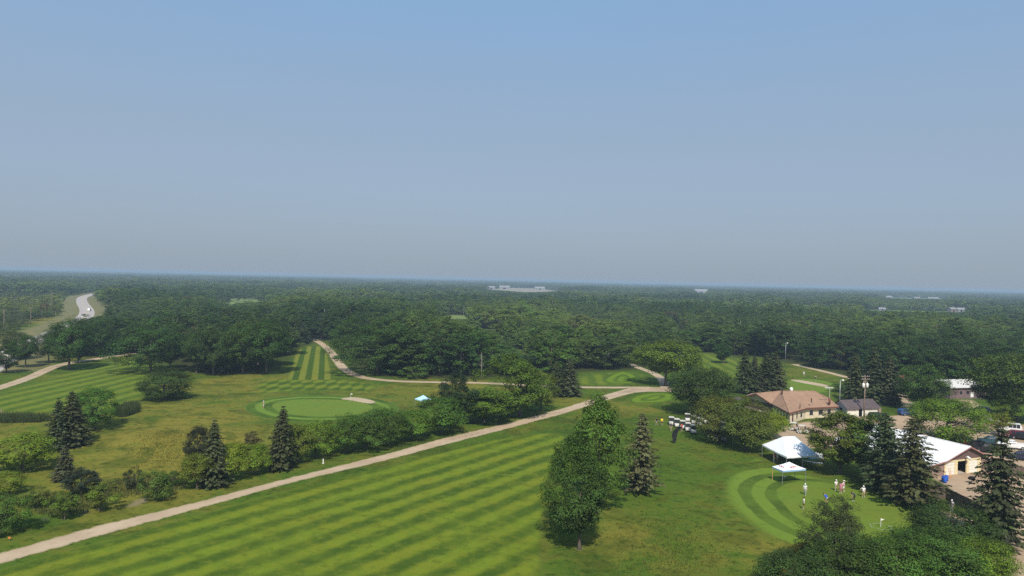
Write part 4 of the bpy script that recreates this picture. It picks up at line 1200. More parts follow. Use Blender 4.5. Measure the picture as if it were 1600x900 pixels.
def clubhouse():
    k = 1.1
    Pp = lambda x, y, z=0.0: (x * k, y * k, z * k)
    o = Pp(66, 165)
    t = thing('clubhouse', 'brown-roofed cream clubhouse with wide sloping roof behind the marquee', 'building', (o[0], o[1], 0))
    def L(x, y, z=0.0): q = Pp(x, y, z); return (q[0] - o[0], q[1] - o[1], q[2])
    ez = 2.6
    V = {'E0': L(60.3, 152.6, ez), 'E1': L(60.6, 164.2, ez), 'E2': L(56.6, 172.8, ez), 'A': L(58.4, 168.3, 4.25), 'R1': L(64.2, 168, 5.0), 'R2': L(72.7, 169, 5.0),
         'E3': L(67.2, 159.6, ez), 'E4': L(75.4, 162.3, ez), 'E5': L(78.6, 174.5, ez), 'E6': L(61, 179, ez)}
    F = [('E0', 'R1', 'E1'), ('E1', 'R1', 'A'), ('E0', 'E3', 'R1'), ('E3', 'R2', 'R1'), ('E3', 'E4', 'R2'), ('E4', 'E5', 'R2'), ('E5', 'E6', 'R1', 'R2'), ('E6', 'E2', 'A', 'R1')]
    rf = roof_mesh('roof', V, F, M_brownroof, t, M_trim, [('E0', 'E1'), ('E0', 'E3'), ('E3', 'E4'), ('E4', 'E5'), ('E5', 'E6'), ('E6', 'E2'), ('E1', 'A'), ('A', 'E2')])
    # ridge caps
    mb = MB()
    for a, b in (('R1', 'R2'), ('R1', 'A'), ('E0', 'R1'), ('E4', 'R2')):
        mb.tube([Vector(V[a]) + Vector((0, 0, .03)), Vector(V[b]) + Vector((0, 0, .03))], .09, 5)
    mb.build('ridge_cap', M_brownroof, rf)
    Wp = [L(60.9, 153.8), L(67.0, 160.3), L(74.9, 162.9), L(77.9, 174), L(61.2, 178.2), L(57.3, 172.6), L(61.0, 164.2)]
    h = ez * k - .05
    mb = MB(); n = len(Wp)
    for i in range(n):
        a, b = Wp[i], Wp[(i + 1) % n]
        mb.face([(a[0], a[1], 0), (b[0], b[1], 0), (b[0], b[1], h), (a[0], a[1], h)])
    a, b, ap = Wp[5], Wp[6], V['A']
    mb.face([(a[0], a[1], h), (b[0], b[1], h), (ap[0] + .2, ap[1], ap[2] - .1)])
    wl_ = mb.build('wall', M_cream, t)
    panel('gable_panel', Wp[5], Wp[6], .6, h - .1, M_brown, t, .03, .04)
    w0, w1 = Wp[6], Wp[0]
    for i in range(5):
        a = along(w0, w1, .10 + .18 * i); b = along(w0, w1, .10 + .18 * i + .10)
        panel('window', a, b, .55, 2.25, M_glass, t, .03, .05, M_white)
    w0, w1 = Wp[0], Wp[1]
    panel('door', along(w0, w1, .10), along(w0, w1, .22), .02, 2.15, M_door, t, .04, .06, M_offwhite)
    for a, b in ((.38, .48), (.64, .78)):
        panel('window', along(w0, w1, a), along(w0, w1, b), .75, 2.15, M_glass, t, .03, .05, M_offwhite)
    w0, w1 = Wp[1], Wp[2]
    for a, b in ((.12, .25), (.42, .58), (.72, .85)):
        panel('window', along(w0, w1, a), along(w0, w1, b), .8, 2.1, M_glass, t, .03, .05, M_offwhite)
    # porch posts beside the gable
    pb_ = L(55.2, 170)
    MB().tube([pb_, (pb_[0], pb_[1], 2.6)], .09, 6).build('porch_post', M_offwhite, t)
    c = L(56.0, 171.8); MB().box((c[0] - .6, c[1] - .4, 2.65), (3.2, 4.2, .14), .4).build('porch_roof', M_greyroof, t)
    # roof fittings
    for nm, px, py, z, r, hh, mt in (('roof_vent', 1222, 613.5, 5.0, .16, .8, M_black), ('roof_vent', 1268, 625, 4.3, .12, .45, M_black), ('chimney', 1296, 628, 3.6, .28, 1.1, M_trim), ('roof_vent', 1250, 634, 3.4, .1, .4, M_black)):
        p = G(px, py, z * k); q = (p.x - o[0], p.y - o[1], z * k)
        MB().tube([(q[0], q[1], q[2] - .6), (q[0], q[1], q[2] + hh)], r, 8).build(nm, mt, rf, True)
        if nm == 'chimney': ch = q
    p = G(1236.5, 607, 5.6 * k); q = (p.x - o[0], p.y - o[1], 5.0 * k)
    mb = MB(); rings = []
    for i in range(6):
        a = math.pi / 2 * i / 5; r = .45 * math.cos(a) + .01
        rings.append([(q[0] + r * math.cos(s), q[1] + r * math.sin(s), q[2] + .5 + .5 * math.sin(a)) for s in [j * math.pi / 5 for j in range(10)]])
    rings.insert(0, [(q[0] + .28 * math.cos(s), q[1] + .28 * math.sin(s), q[2] - .4) for s in [j * math.pi / 5 for j in range(10)]])
    mb.loft(rings).build('turbine_vent', M_white, rf, True)
    # television aerial on a mast by the chimney
    mb = MB(); m0 = (ch[0], ch[1], ch[2] + 1.0)
    mb.tube([m0, (m0[0], m0[1], 7.6)], .035, 5)
    mb.tube([(m0[0] - 1.3, m0[1] - .2, 7.5), (m0[0] + .9, m0[1] + .2, 7.5)], .07, 5)
    for i in range(7):
        x = -1.2 + i * .33; mb.tube([(m0[0] + x, m0[1] - .5, 7.5), (m0[0] + x, m0[1] + .5, 7.5)], .02, 4)
    mb.build('aerial', M_white, t)
    return t
clubhouse()

def small_shed():
    A, Bp = G(1324, 651.5), G(1371, 649.5)
    d = (Bp - A); d.z = 0; L = d.length; d.normalize(); nrm = Vector((-d.y, d.x, 0))
    rz = math.atan2(d.y, d.x)
    t = thing('shed', 'small white shed with grey-brown roof and dark open doorway right of clubhouse', 'shed', A, rz)
    Wd, h, r = 5.0, 2.35, 3.9
    mb = MB()
    mb.face([(0, 0, 0), (L, 0, 0), (L, 0, h), (0, 0, h)]); mb.face([(L, 0, 0), (L, Wd, 0), (L, Wd, h), (L, Wd / 2, r), (L, 0, h)])
    mb.face([(L, Wd, 0), (0, Wd, 0), (0, Wd, h), (L, Wd, h)])
    mb.build('wall', M_offwhite, t)
    MB().face([(0, Wd, 0), (0, 0, 0), (0, 0, h), (0, Wd / 2, r), (0, Wd, h)]).build('side_wall', plain('blue_grey_siding', (.38, .42, .46), .7, .2), t)
    MB().box((-.03, 2.2, 1.5), (.06, .9, .9)).build('side_window', M_glass, t)
    rm = MB()
    for s in (0, 1):
        y0, y1 = (-.45, Wd / 2) if s == 0 else (Wd + .45, Wd / 2)
        z0 = h - .45 * (r - h) / (Wd / 2)
        rm.face([(-.5, y0, z0), (L + .7, y0, z0), (L + .7, y1, r + .04), (-.5, y1, r + .04)])
        rm.face([(-.5, y0, z0 - .12), (L + .7, y0, z0 - .12), (L + .7, y0, z0), (-.5, y0, z0)])
    rm.build('roof', M_greyroof, t)
    MB().box((L * .42, -.015, 1.02), (1.15, .05, 2.04)).build('doorway', M_dark, t)
    MB().box((L * .42 - .95, -.05, 1.02), (.85, .05, 1.95)).build('door', M_offwhite, t)
    MB().box((L * .60, -.05, 1.02), (.85, .05, 1.95)).build('door', M_offwhite, t)
    MB().box((L + 1.0, 2.4, 1.0), (1.5, 3.6, 2.0)).build('lean_to', M_tan, t)
small_shed()

def garage():
    k = 1.1
    O = Vector((70.5 * k, 114 * k, 0)); u = Vector((.929, .371, 0)).normalized(); rz = math.atan2(u.y, u.x)
    t = thing('garage', 'long garage with white metal roof, cream front and three overhead doors', 'garage', O, rz)
    Lw, Rw, apx = -4.4, 11.4, 5.55               # facade from the left lean-to to the right corner, apex along it
    Dp = 21.0; ze, zk, za = 2.15, 2.72, 4.85
    def roofz(x): return np.interp(x, [Lw - .5, -.4, apx, 10.7, Rw + .5], [ze, zk, za, zk, ze + .15])
    xs_ = [Lw, -.4, apx, 10.7, Rw]
    # front wall pieces round the open middle door
    doors = [(.0, 2.3), (2.95, 5.25), (5.9, 8.2)]; dh = 2.3
    mb = MB()
    segs = [(-.4, 0), (2.3, 2.95), (5.25, 5.9), (8.2, 9.0)]
    for a, b in segs: mb.box(((a + b) / 2, .1, dh / 2), (b - a, .2, dh))
    mb.box((4.3, .1, dh + .14), (9.4, .2, .28)); mb.build('door_surround', plain('pale_yellow_trim', (.70, .58, .34), .7, .2), t)
    MB().box(((Lw - .4) / 2, .1, ze / 2), (-.4 - Lw, .2, ze)).build('brick_front', plain('tan_brick', (.26, .18, .145), .85, .2, var=.3, scale=5), t)
    MB().box((10.2, .1, ze / 2), (2.4, .2, ze)).build('brick_front', plain('tan_brick', (.26, .18, .145), .85, .2), t)
    gz = dh + .28
    gm_ = MB(); pr = [(-.4, gz), (9.0, gz), (10.5, 2.66), (apx, za - .12), (-.3, 2.66)]
    gm_.face([(x, .02, z) for x, z in pr]); gm_.face([(x, .2, z) for x, z in reversed(pr)]); gm_.build('gable_panel', M_brown, t)
    for i, (a, b) in enumerate(doors):
        if i == 1: continue
        dr = MB()
        for j in range(4): dr.box(((a + b) / 2, .12, dh / 8 + j * dh / 4), (b - a, .06, dh / 4 - .03))
        tag(dr.build('overhead_door', M_offwhite, t), 'closed white overhead door')
    MB().box((4.1, 3.6, 1.05), (2.25, .05, 2.1)).build('inner_wall', M_dark, t)
    MB().face([(2.95, .2, .02), (5.25, .2, .02), (5.25, 3.6, .02), (2.95, 3.6, .02)]).build('inner_floor', M_concrete, t)
    sw = MB()
    sw.face([(Lw, .2, 0), (Lw, Dp, 0), (Lw, Dp, ze), (Lw, .2, ze)]); sw.face([(Rw, .2, 0), (Rw, Dp, 0), (Rw, Dp, ze + .2), (Rw, .2, ze + .2)])
    sw.face([(Lw, Dp, 0), (Rw, Dp, 0), (Rw, Dp, ze), (apx, Dp, za - .1), (Lw, Dp, ze)]); sw.face([(Lw, .3, 2.0), (Rw, .3, 2.0), (Rw, Dp, 2.0), (Lw, Dp, 2.0)])
    sw.build('wall', M_tan, t)
    rx = [Lw - .5, -.4, apx, 10.7, Rw + .5]; rm = MB(); fm = MB()
    for a, b in zip(rx[:-1], rx[1:]):
        za_, zb_ = float(roofz(a)), float(roofz(b))
        rm.face([(a, -.5, za_), (b, -.5, zb_), (b, Dp + .4, zb_), (a, Dp + .4, za_)])
        fm.face([(a, -.52, za_ + .03), (b, -.52, zb_ + .03), (b, -.52, zb_ - .2), (a, -.52, za_ - .2)])
    rf = rm.build('roof', ribbed_material('white_ribbed_metal', (.80, .80, .79), (0, 1, 0), .5), t)
    fm.build('fascia', plain('dusty_pink_trim', (.34, .17, .14), .6, .3), rf)
    mb = MB().tube([(apx, -.52, za + .03), (apx, Dp + .4, za + .03)], .10, 6); mb.build('ridge_cap', M_white, rf)
    # lamp on the gable
    lm = MB(); lm.tube([(4.7, 0, 2.95), (4.7, -.5, 3.1)], .05, 6); lm.tube([(4.7, -.45, 3.15), (5.1, -.7, 2.75)], [.16, .24], 8); lm.build('gable_lamp', M_white, t, True)
    return t
garage()
O_ = Vector((70.5 * 1.1, 114 * 1.1, 0))

def barn():
    k = 1.0
    a = G(1497, 623.5); u = Vector((.93, .25, 0)).normalized(); rz = math.atan2(u.y, u.x)
    t = thing('barn', 'low purple-brown barn with pale metal roof among trees at the right', 'barn', a, rz)
    L, W_, h = 13.5, 9.0, 3.7
    MB().box((L / 2 - 3, W_ / 2, h / 2), (L, W_, h)).build('wall', plain('mauve_brown_siding', (.17, .12, .12), .8, .2), t)
    r = h + 1.6; rm = MB()
    rm.face([(-3.6, -.6, h - .1), (L - 2.4, -.6, h - .1), (L - 2.4, W_ / 2, r), (-3.6, W_ / 2, r)])
    rm.face([(L - 2.4, W_ + .6, h - .1), (-3.6, W_ + .6, h - .1), (-3.6, W_ / 2, r), (L - 2.4, W_ / 2, r)])
    rm.face([(-3.6, -.6, h - .3), (L - 2.4, -.6, h - .3), (L - 2.4, -.6, h - .1), (-3.6, -.6, h - .1)])
    rm.build('roof', ribbed_material('pale_ribbed_metal', (.62, .60, .57), (1, 0, 0), .6), t)
    for x in (-3.0, L - 3.0):
        s = 1 if x > 0 else -1
        MB().face([(x + .01 * s, 0, h), (x + .01 * s, W_, h), (x + .01 * s, W_ / 2, r - .1)]).build('gable_panel', plain('mauve_brown_siding', (.17, .12, .12)), t)
    for x in (1.0, 3.6): MB().box((x, -.02, 1.9), (.8, .06, .9)).build('window', M_glass, t)
    MB().box((5.2, -.02, 1.2), (1.1, .06, 1.5)).build('notice_panel', M_white, t)
barn()

def cabin(px, py, w, d, h, rz, wall, roof, label, name='cabin', cat='cabin'):
    p = G(px, py)
    t = thing(name, label, cat, p, rz)
    MB().box((0, 0, h / 2), (w, d, h)).build('wall', wall, t)
    r = h + d * .28; rm = MB()
    for s in (-1, 1):
        rm.face([(-w / 2 - .3, s * (d / 2 + .35), h - .1), (w / 2 + .3, s * (d / 2 + .35), h - .1), (w / 2 + .3, 0, r), (-w / 2 - .3, 0, r)])
    for s in (-1, 1): rm.face([(s * (w / 2 + .02), -d / 2, h), (s * (w / 2 + .02), d / 2, h), (s * (w / 2 + .02), 0, r - .1)])
    rm.build('roof', roof, t)
    MB().box((0, -d / 2 - .01, h * .4), (w * .28, .06, h * .78)).build('doorway', M_dark, t)
    for s in (-1, 1): MB().box((s * w * .34, -d / 2 - .01, h * .55), (w * .14, .05, h * .3)).build('window', M_glass, t)
    return t
cabin(1416, 604, 4.6, 4, 2.6, .15, plain('tan_cabin_wall', (.36, .27, .19)), plain('rusty_roof', (.22, .08, .06)), 'tiny rusty-roofed hut with dark doorway at the edge of the woods')
M_farwall = plain('far_white_wall', (.27, .27, .28)); M_fartan = plain('far_tan_wall', (.24, .21, .18)); M_farroof = plain('far_grey_roof', (.25, .25, .26))
for (px, py, w, d, h, wall, roof, lab) in [
    (564, 492, 14, 9, 4, M_fartan, plain('far_tan_roof', (.42, .33, .26)), 'tan-roofed house in the woods left of the small hay field'),
    (1095, 458.2, 42, 24, 7, M_farwall, M_farwall, 'white building on the horizon above the path junction'),
    (788, 451.6, 34, 20, 6, M_farwall, M_farroof, 'white building at the left end of the far gravel flat'),
    (767, 452.0, 24, 16, 6, M_farwall, M_farroof, 'smaller white building left of the far gravel flat'),
    (843, 452.6, 34, 18, 5, M_farwall, M_farwall, 'pale building at the right end of the far gravel flat'),
    (1387, 466, 24, 14, 4, M_farwall, M_farwall, 'white building on the horizon above the clubhouse spruces'),
    (1432, 467.5, 18, 12, 3.5, M_farwall, M_fartan, 'long low pale building on the horizon, middle of the right horizon group'),
    (1458, 468, 30, 12, 3.5, M_fartan, M_farwall, 'longest pale building at the right of the horizon group'),
    (1500, 487.5, 10, 8, 4, M_farwall, M_farwall, 'white-roofed house in the far woods at the right'),
    (1487, 487.5, 9, 8, 4.5, plain('far_brown_wall', (.25, .2, .17)), M_farroof, 'brown house beside the white-roofed one in the far woods'),
    (1378, 485, 9, 6, 2.5, M_farwall, M_farwall, 'small white roof in the far woods above the tall spruces'),
    (594, 448.5, 30, 16, 6, M_farwall, M_farroof, 'tiny white building on the horizon left of centre'),
    (718, 450.5, 34, 18, 6, M_farwall, M_farroof, 'tiny pale building on the horizon left of the gravel flat')]:
    cabin(px, py, w, d, h, random.Random(px).uniform(-.3, .3), wall, roof, lab, 'far_building', 'building')

# ------------------------------------------------------------------ tents
M_tent = plain('white_tent_vinyl', (.82, .83, .84), .45, .3, var=.03)
def tent_painted_shade():
    m, nt, out = new_mat('white_vinyl_with_painted_shade')
    tc = nt.new('ShaderNodeTexCoord')
    n = nt.noise(.9, 3, tc.outputs['Object'], .5, .6)
    sx = nt.new('ShaderNodeSeparateXYZ'); nt.link(tc.outputs['Object'], sx.inputs[0])
    msk = nt.math('MULTIPLY', nt.ramp(sx.outputs[0], .2, 1.8), nt.ramp(n, .36, .52))  # mask of the bluish tree shade painted into the vinyl colour
    principled(nt, out, nt.mix(nt.math('MULTIPLY', msk, .75), (.82, .83, .84), (.42, .60, .72)), .45, .3)
    return m
def sag_panel(mb, a, b, p, n=8, sag=.04):
    """a stretched triangular panel from eave a-b up to the point p, dipping between its supports"""
    a, b, p = Vector(a), Vector(b), Vector(p)
    rows = []
    for i in range(n + 1):
        t = i / n; L_ = a.lerp(p, t); R_ = b.lerp(p, t)
        rows.append([L_.lerp(R_, j / n) - Vector((0, 0, sag * math.sin(math.pi * t) + .10 * math.sin(math.pi * j / n) * (1 - t))) for j in range(n + 1)])
    for i in range(n):
        for j in range(n): mb.face([rows[i][j], rows[i][j + 1], rows[i + 1][j + 1], rows[i + 1][j]])

def marquee():
    cs = [G(1191, 694.5, 2.4), G(1229, 713.5, 2.4), G(1279, 711, 2.4)]
    c0_, c1_, c2_ = cs; c3_ = c0_ + (c2_ - c1_)
    ctr = (c0_ + c2_) / 2; ctr.z = 0
    t = thing('marquee', 'large white peaked marquee tent beside the putting green', 'tent', ctr)
    loc = [c - ctr for c in (c0_, c1_, c2_, c3_)]
    apex1 = (loc[0] + loc[3]) * .5 * .35 + (loc[1] + loc[2]) * .5 * .08; apex2 = (loc[1] + loc[2]) * .5 * .22
    pk = G(1232, 681, 4.45) - ctr
    pk = Vector((pk.x * .8, pk.y * .8, 4.45)); pk2 = pk + (c1_ - c0_) * .18; pk2.z = 4.75
    ridge = (loc[2] - loc[1]).normalized() * 1.3
    pa, pb_ = pk - ridge, pk + ridge
    def quad_panel(mb, a, b, q1, q0, n=8):
        rows = [[a.lerp(q0, i / n).lerp(b.lerp(q1, i / n), j / n) - Vector((0, 0, .05 * math.sin(math.pi * i / n) + .10 * math.sin(math.pi * j / n) * (1 - i / n))) for j in range(n + 1)] for i in range(n + 1)]
        for i in range(n):
            for j in range(n): mb.face([rows[i][j], rows[i][j + 1], rows[i + 1][j + 1], rows[i + 1][j]])
    mb = MB(); sag_panel(mb, loc[0], loc[1], pa); mb.build('roof_panel', M_tent, t, True)
    mb = MB(); quad_panel(mb, loc[1], loc[2], pb_, pa); mb.build('roof_panel', tent_painted_shade(), t, True)
    mb = MB(); sag_panel(mb, loc[2], loc[3], pb_); mb.build('roof_panel', M_tent, t, True)
    mb = MB(); quad_panel(mb, loc[3], loc[0], pa, pb_); mb.build('roof_panel', M_tent, t, True)
    vb = MB()
    for i in range(4):
        a, b = loc[i], loc[(i + 1) % 4]
        for j in range(10):
            p, q_ = a.lerp(b, j / 10), a.lerp(b, (j + 1) / 10)
            s0, s1 = (.10 * math.sin(math.pi * v / 10) for v in (j, j + 1))
            vb.face([p - Vector((0, 0, s0)), q_ - Vector((0, 0, s1)), q_ - Vector((0, 0, .32 + .04 * (j % 2))), p - Vector((0, 0, .32 + .04 * ((j + 1) % 2)))])
    vb.build('valance', M_tent, t)
    for i in range(4):
        a, b = loc[i], loc[(i + 1) % 4]
        for f_ in (0, .5):
            p = a.lerp(b, f_); MB().tube([(p.x, p.y, 0), (p.x, p.y, 2.38)], .05, 6).build('pole', M_metal, t)
    MB().tube([(pk.x, pk.y, 0), (pk.x, pk.y, 4.4)], .06, 6).build('centre_pole', M_metal, t)
    return ctr, loc
mq_c, mq_l = marquee()

def canopy(px_pts, he, hp, label, top_mat, val_mat, leg_mats, logo=False, legs=True):
    c = [G(px, py) for px, py in px_pts]
    ctr = sum(c, Vector()) / 4
    t = thing('pop_up_canopy', label, 'canopy', ctr)
    loc = [p - ctr for p in c]; pk = Vector((0, 0, hp))
    for i in range(4):
        a, b = loc[i].copy(), loc[(i + 1) % 4].copy(); a.z = b.z = he
        mb = MB(); sag_panel(mb, a, b, pk, 6, .07); mb.build('roof_panel', top_mat, t, True)
        mb = MB(); mb.face([a - Vector((0, 0, .0)), b - Vector((0, 0, .0)), b - Vector((0, 0, .28)), a - Vector((0, 0, .28))]); mb.build('valance', val_mat, t)
        MB().tube([(loc[i].x * .98, loc[i].y * .98, 0), (a.x * .98, a.y * .98, he)], .045, 6).build('leg', leg_mats[i], t)
        if logo:
            # red lettering marks printed low on each roof panel
            mb = MB(); mid_ = (a + b) / 2; d = (b - a).normalized(); upv = (pk - mid_); nrm = d.cross(upv).normalized()
            if nrm.z < 0: nrm = -nrm
            for (x, y, w, h) in ((-.55, .30, .30, .16), (-.2, .34, .22, .20), (.08, .30, .26, .15), (.42, .33, .3, .12), (-.1, .42, .6, .05)):
                q0 = mid_ + d * x + upv * y - Vector((0, 0, .07 * math.sin(math.pi * y))) + nrm * .09
                uu = upv.normalized()
                mb.face([q0, q0 + d * w, q0 + d * w + uu * h, q0 + uu * h])
            mb.build('printed_mark', M_red, t)
    return ctr
M_val = plain('pale_blue_valance', (.30, .45, .68), .6, .2)
cn_c = canopy([(1206, 750.5), (1222, 757.5), (1259, 754.5), (1242, 748)], 2.35, 3.35, 'white pop-up canopy with blue valance and red print on the green', M_tent, M_val, [plain('orange_tape', (.55, .32, .12)), M_metal, M_metal, M_metal], True)
canopy([(648, 637), (660, 640), (673.5, 638), (662, 635)], 2.3, 3.3, 'light blue canopy on the rough behind the path-side hedge', plain('light_blue_fabric', (.42, .66, .85), .6, .2), plain('light_blue_fabric', (.42, .66, .85)), [M_metal] * 4)

# tables and chairs under the marquee
def table(loc, rz, label, mat=M_white, w=1.8, d=.75):
    t = thing('folding_table', label, 'table', loc, rz, 'tables under the marquee')
    MB().box((0, 0, .73), (w, d, .05)).build('table_top', mat, t)
    for sx in (-1, 1):
        for sy in (-1, 1): MB().box((sx * (w / 2 - .15), sy * (d / 2 - .08), .352), (.04, .04, .70)).build('leg', M_metal, t)
    return t
for px, py, rz, lab, mt in [(1262, 727, -.45, 'white folding table at the front right edge of the marquee', M_white), (1277, 729.5, -.4, 'second white folding table right of the marquee front', M_white),
                            (1270, 722, .3, 'teal-topped folding table behind the white ones under the marquee', plain('teal_cloth', (.10, .30, .36))), (1225, 712, -.6, 'dark table inside the left of the marquee', M_brown), (1245, 717, -.5, 'dark table in the middle under the marquee', M_brown)]:
    table(G(px, py), rz, lab, mt)
for i, (px, py, lab) in enumerate([(1281, 716, 'white chest cooler at the right side of the marquee'), (1274, 713.5, 'white chest cooler tucked under the marquee corner')]):
    t = thing('cooler', lab, 'cooler', G(px, py), .3)
    MB().box((0, 0, .35), (1.1, .6, .7), 0, 0, .95).build('body', M_white, t, bevel=.03); MB().box((0, 0, .75), (1.1, .62, .09)).build('lid', M_white, t, bevel=.02)
t = thing('drinks_table', 'small dark table with white tray under the blue-edged canopy', 'table', G(1224, 752), .2)
MB().box((0, 0, .72), (1.2, .6, .05)).build('table_top', M_brown, t)
for sx in (-1, 1):
    for sy in (-1, 1): MB().box((sx * .5, sy * .24, .345), (.04, .04, .69)).build('leg', M_black, t)
MB().box((.2, 0, .78), (.5, .35, .06)).build('tray', M_white, t)

# ------------------------------------------------------------------ fence, bins, poles and other furniture
def fence(pts, h, label):
    a0 = G(*pts[0])
    t = thing('board_fence', label, 'fence', a0)
    for (p, q_) in zip(pts[:-1], pts[1:]):
        a, b = G(*p) - a0, G(*q_) - a0; d = b - a; L = d.length; d.normalize(); rz = math.atan2(d.y, d.x)
        mb = MB(); rr = random.Random(int(p[0])); n = int(L / .15)
        for i in range(n):
            x = (i + .5) * L / n; c = a + d * x
            hh = h + rr.uniform(-.02, .02)
            mb.box((c.x, c.y, hh / 2 + .03), (.138, .024 + rr.uniform(0, .006), hh), rz)
        tag(mb.build('board_run', M_fence, t), kind='stuff')
        for z in (.35, h - .3):
            nn = Vector((-d.y, d.x, 0)); c = a + d * L / 2 + nn * .045
            MB().box((c.x, c.y, z), (L, .05, .09), rz).build('rail', M_fence, t)
        for i in range(int(L / 2.4) + 1):
            c = a + d * min(i * 2.4, L) + Vector((-d.y, d.x, 0)) * .12
            MB().box((c.x, c.y, h / 2 + .05), (.1, .1, h + .1), rz).build('post', M_fence, t)
fence([(1395, 762), (1440, 772), (1478, 781), (1540, 812)], 1.9, 'brown board fence between the putting green and the garage yard')
fence([(1572, 742), (1640, 757)], 1.9, 'reddish board fence at the right edge beyond the large spruce')

def bin_(px, py, label):
    t = thing('barrel', label, 'barrel', G(px, py), 0, 'blue barrels')
    prof = [(.27, .02), (.30, .05), (.30, .3), (.315, .32), (.30, .34), (.30, .6), (.315, .62), (.30, .64), (.30, .9), (.27, .95)]
    MB().loft([[(r * math.cos(a), r * math.sin(a), z) for a in [j * math.pi / 6 for j in range(12)]] for r, z in prof]).build('drum', M_blue, t, True)
    MB().tube([(0, 0, .94), (0, 0, .99)], .26, 12).build('lid', plain('dark_blue_plastic', (.015, .06, .28)), t)
for px, py, lab in [(1474, 752.5, 'left blue barrel beside the garage door'), (1478.5, 751.5, 'right blue barrel beside the garage door'), (1476, 754.5, 'front blue barrel of the three beside the garage door')]: bin_(px, py, lab)
t = thing('orange_ladder', 'short orange ladder leaning on the garage front', 'ladder', G(1482.5, 746), .38)
for s in (-.2, .2): MB().tube([(s, -.35, 0), (s, -.02, 1.7)], .03, 5).build('rail', plain('orange_paint', (.60, .22, .05)), t)
for i in range(5): MB().tube([(-.2, -.35 + .066 * (i + .5), .28 * (i + .6)), (.2, -.35 + .066 * (i + .5), .28 * (i + .6))], .02, 5).build('rung', plain('orange_paint', (.60, .22, .05)), t)
t = thing('barbecue_grill', 'black barbecue grill on the concrete before the open garage door', 'grill', G(1518, 755), .5)
for sx in (-1, 1):
    for sy in (-1, 1): MB().tube([(sx * .35, sy * .22, 0), (sx * .3, sy * .2, .7)], .025, 5).build('leg', M_black, t)
MB().loft([[(sx * r * .55, sy * r * .32, z) for sx, sy in ((-1, -1), (1, -1), (1, 1), (-1, 1))] for r, z in ((.7, .62), (1, .72), (1, .95), (.8, 1.12), (.5, 1.18))]).build('lid', M_black, t)
MB().box((.75, 0, .8), (.4, .45, .03)).build('side_shelf', M_metal, t)

def utility_pole(px, py, top, label, transformers=True, lamp=False, group=None, mat=M_wood):
    p = G(px, py); D = project(p)[2]; H_ = (py - top) * D / FPX
    t = thing('utility_pole' if not lamp else 'lamp_post', label, 'pole', p, .25, group)
    r = .16 if not lamp else .09
    MB().tube([(0, 0, -.2), (0, 0, H_ * .5), (0, 0, H_)], [r * 1.2, r, r * .75], 8).build('pole', mat, t, True)
    if lamp:
        MB().tube([(0, 0, H_ - .05), (.5, -.3, H_ + .1)], .04, 5).build('arm', M_metal, t)
        MB().loft([[(.5 + q_ * .32 * math.cos(a), -.35 + q_ * .32 * math.sin(a), H_ + z) for a in [j * math.pi / 4 for j in range(8)]] for q_, z in ((.5, -.12), (1, -.02), (.9, .12), (.4, .22))]).build('lamp_head', M_white, t, True)
    else:
        for z in (H_ - .35, H_ - 1.05)[:2 if transformers else 1]:
            MB().box((0, -.18, z), (2.3, .1, .12)).build('crossarm', mat, t)
            for x in (-1.05, -.5, .5, 1.05): MB().tube([(x, -.18, z + .06), (x, -.18, z + .24)], .04, 6).build('insulator', M_white, t)
        if transformers:
            for x in (-.55, .55):
                o_ = MB().loft([[(x + q_ * math.cos(a), -.15 + q_ * math.sin(a), H_ - 3.1 + z) for a in [j * math.pi / 5 for j in range(10)]] for q_, z in ((.22, 0), (.30, .04), (.30, .95), (.22, 1.05))]).build('transformer', M_white, t, True)
                MB().tube([(x, -.15, H_ - 2.05), (x, -.15, H_ - 1.8)], .05, 6).build('bushing', M_white, o_)
    return t
utility_pole(1350, 653, 586, 'wooden utility pole with two white transformers in front of the shed')
utility_pole(1311.5, 648, 594, 'tall slim lamp post between clubhouse roof and shed', False, True, mat=M_metal)
utility_pole(1227, 571, 536, 'white-headed floodlight post at the far edge of the woods', False, True, mat=M_metal)
for px, py, tp, lab in [(6, 520, 484, 'roadside power pole nearest the left edge, left of the highway'), (48, 507, 480, 'roadside power pole, middle one of three left of the highway'), (81, 493, 456, 'tallest far roadside power pole beside the highway bend')]:
    utility_pole(px, py, tp, lab, False, group='roadside power poles')

# small course markers
def flagstick(px, py, h, label, col):
    t = thing('flagstick', label, 'flagstick', G(px, py))
    MB().tube([(0, 0, 0), (0, 0, h)], .03, 6).build('pole', M_white, t)
    MB().face([(0, 0, h), (.55, .05, h - .16), (0, 0, h - .34)]).build('flag', col, t)
    MB().tube([(0, 0, .005), (0, 0, .02)], .08, 10).build('cup', M_black, t)
flagstick(1376, 824, 1.25, 'white flagstick inside the chalk ring on the putting green', M_white)
flagstick(548, 627, 2.1, 'white flagstick just behind the bunker on the left green', M_white)
rr = random.Random(4); mb = MB(); p = G(1376, 823)
for i in range(44):
    if i % 11 in (3, 4) or rr.random() < .1: continue
    a0, a1 = 6.283 * i / 44, 6.283 * (i + .92) / 44; r0, r1 = 1.30 + rr.uniform(-.03, .03), 1.36 + rr.uniform(-.03, .03)
    mb.face([(r0 * math.cos(a0), r0 * math.sin(a0), .03), (r1 * math.cos(a0), r1 * math.sin(a0), .03), (r1 * math.cos(a1), r1 * math.sin(a1), .03), (r0 * math.cos(a1), r0 * math.sin(a1), .03)])
o_ = mb.build('chalk_ring', plain('faded_chalk', (.45, .48, .42), .9, .1)); o_.location = p; tag(o_, 'broken white chalk ring painted round the flagstick on the putting green', 'chalk ring')
t = thing('marker_post', 'small white marker post on the grass between hedge and path', 'marker post', G(505, 724.5))
MB().box((0, 0, .42), (.16, .12, .84)).build('post', M_white, t, bevel=.02); MB().box((0, 0, .03), (.4, .3, .06)).build('base', M_concrete, t)
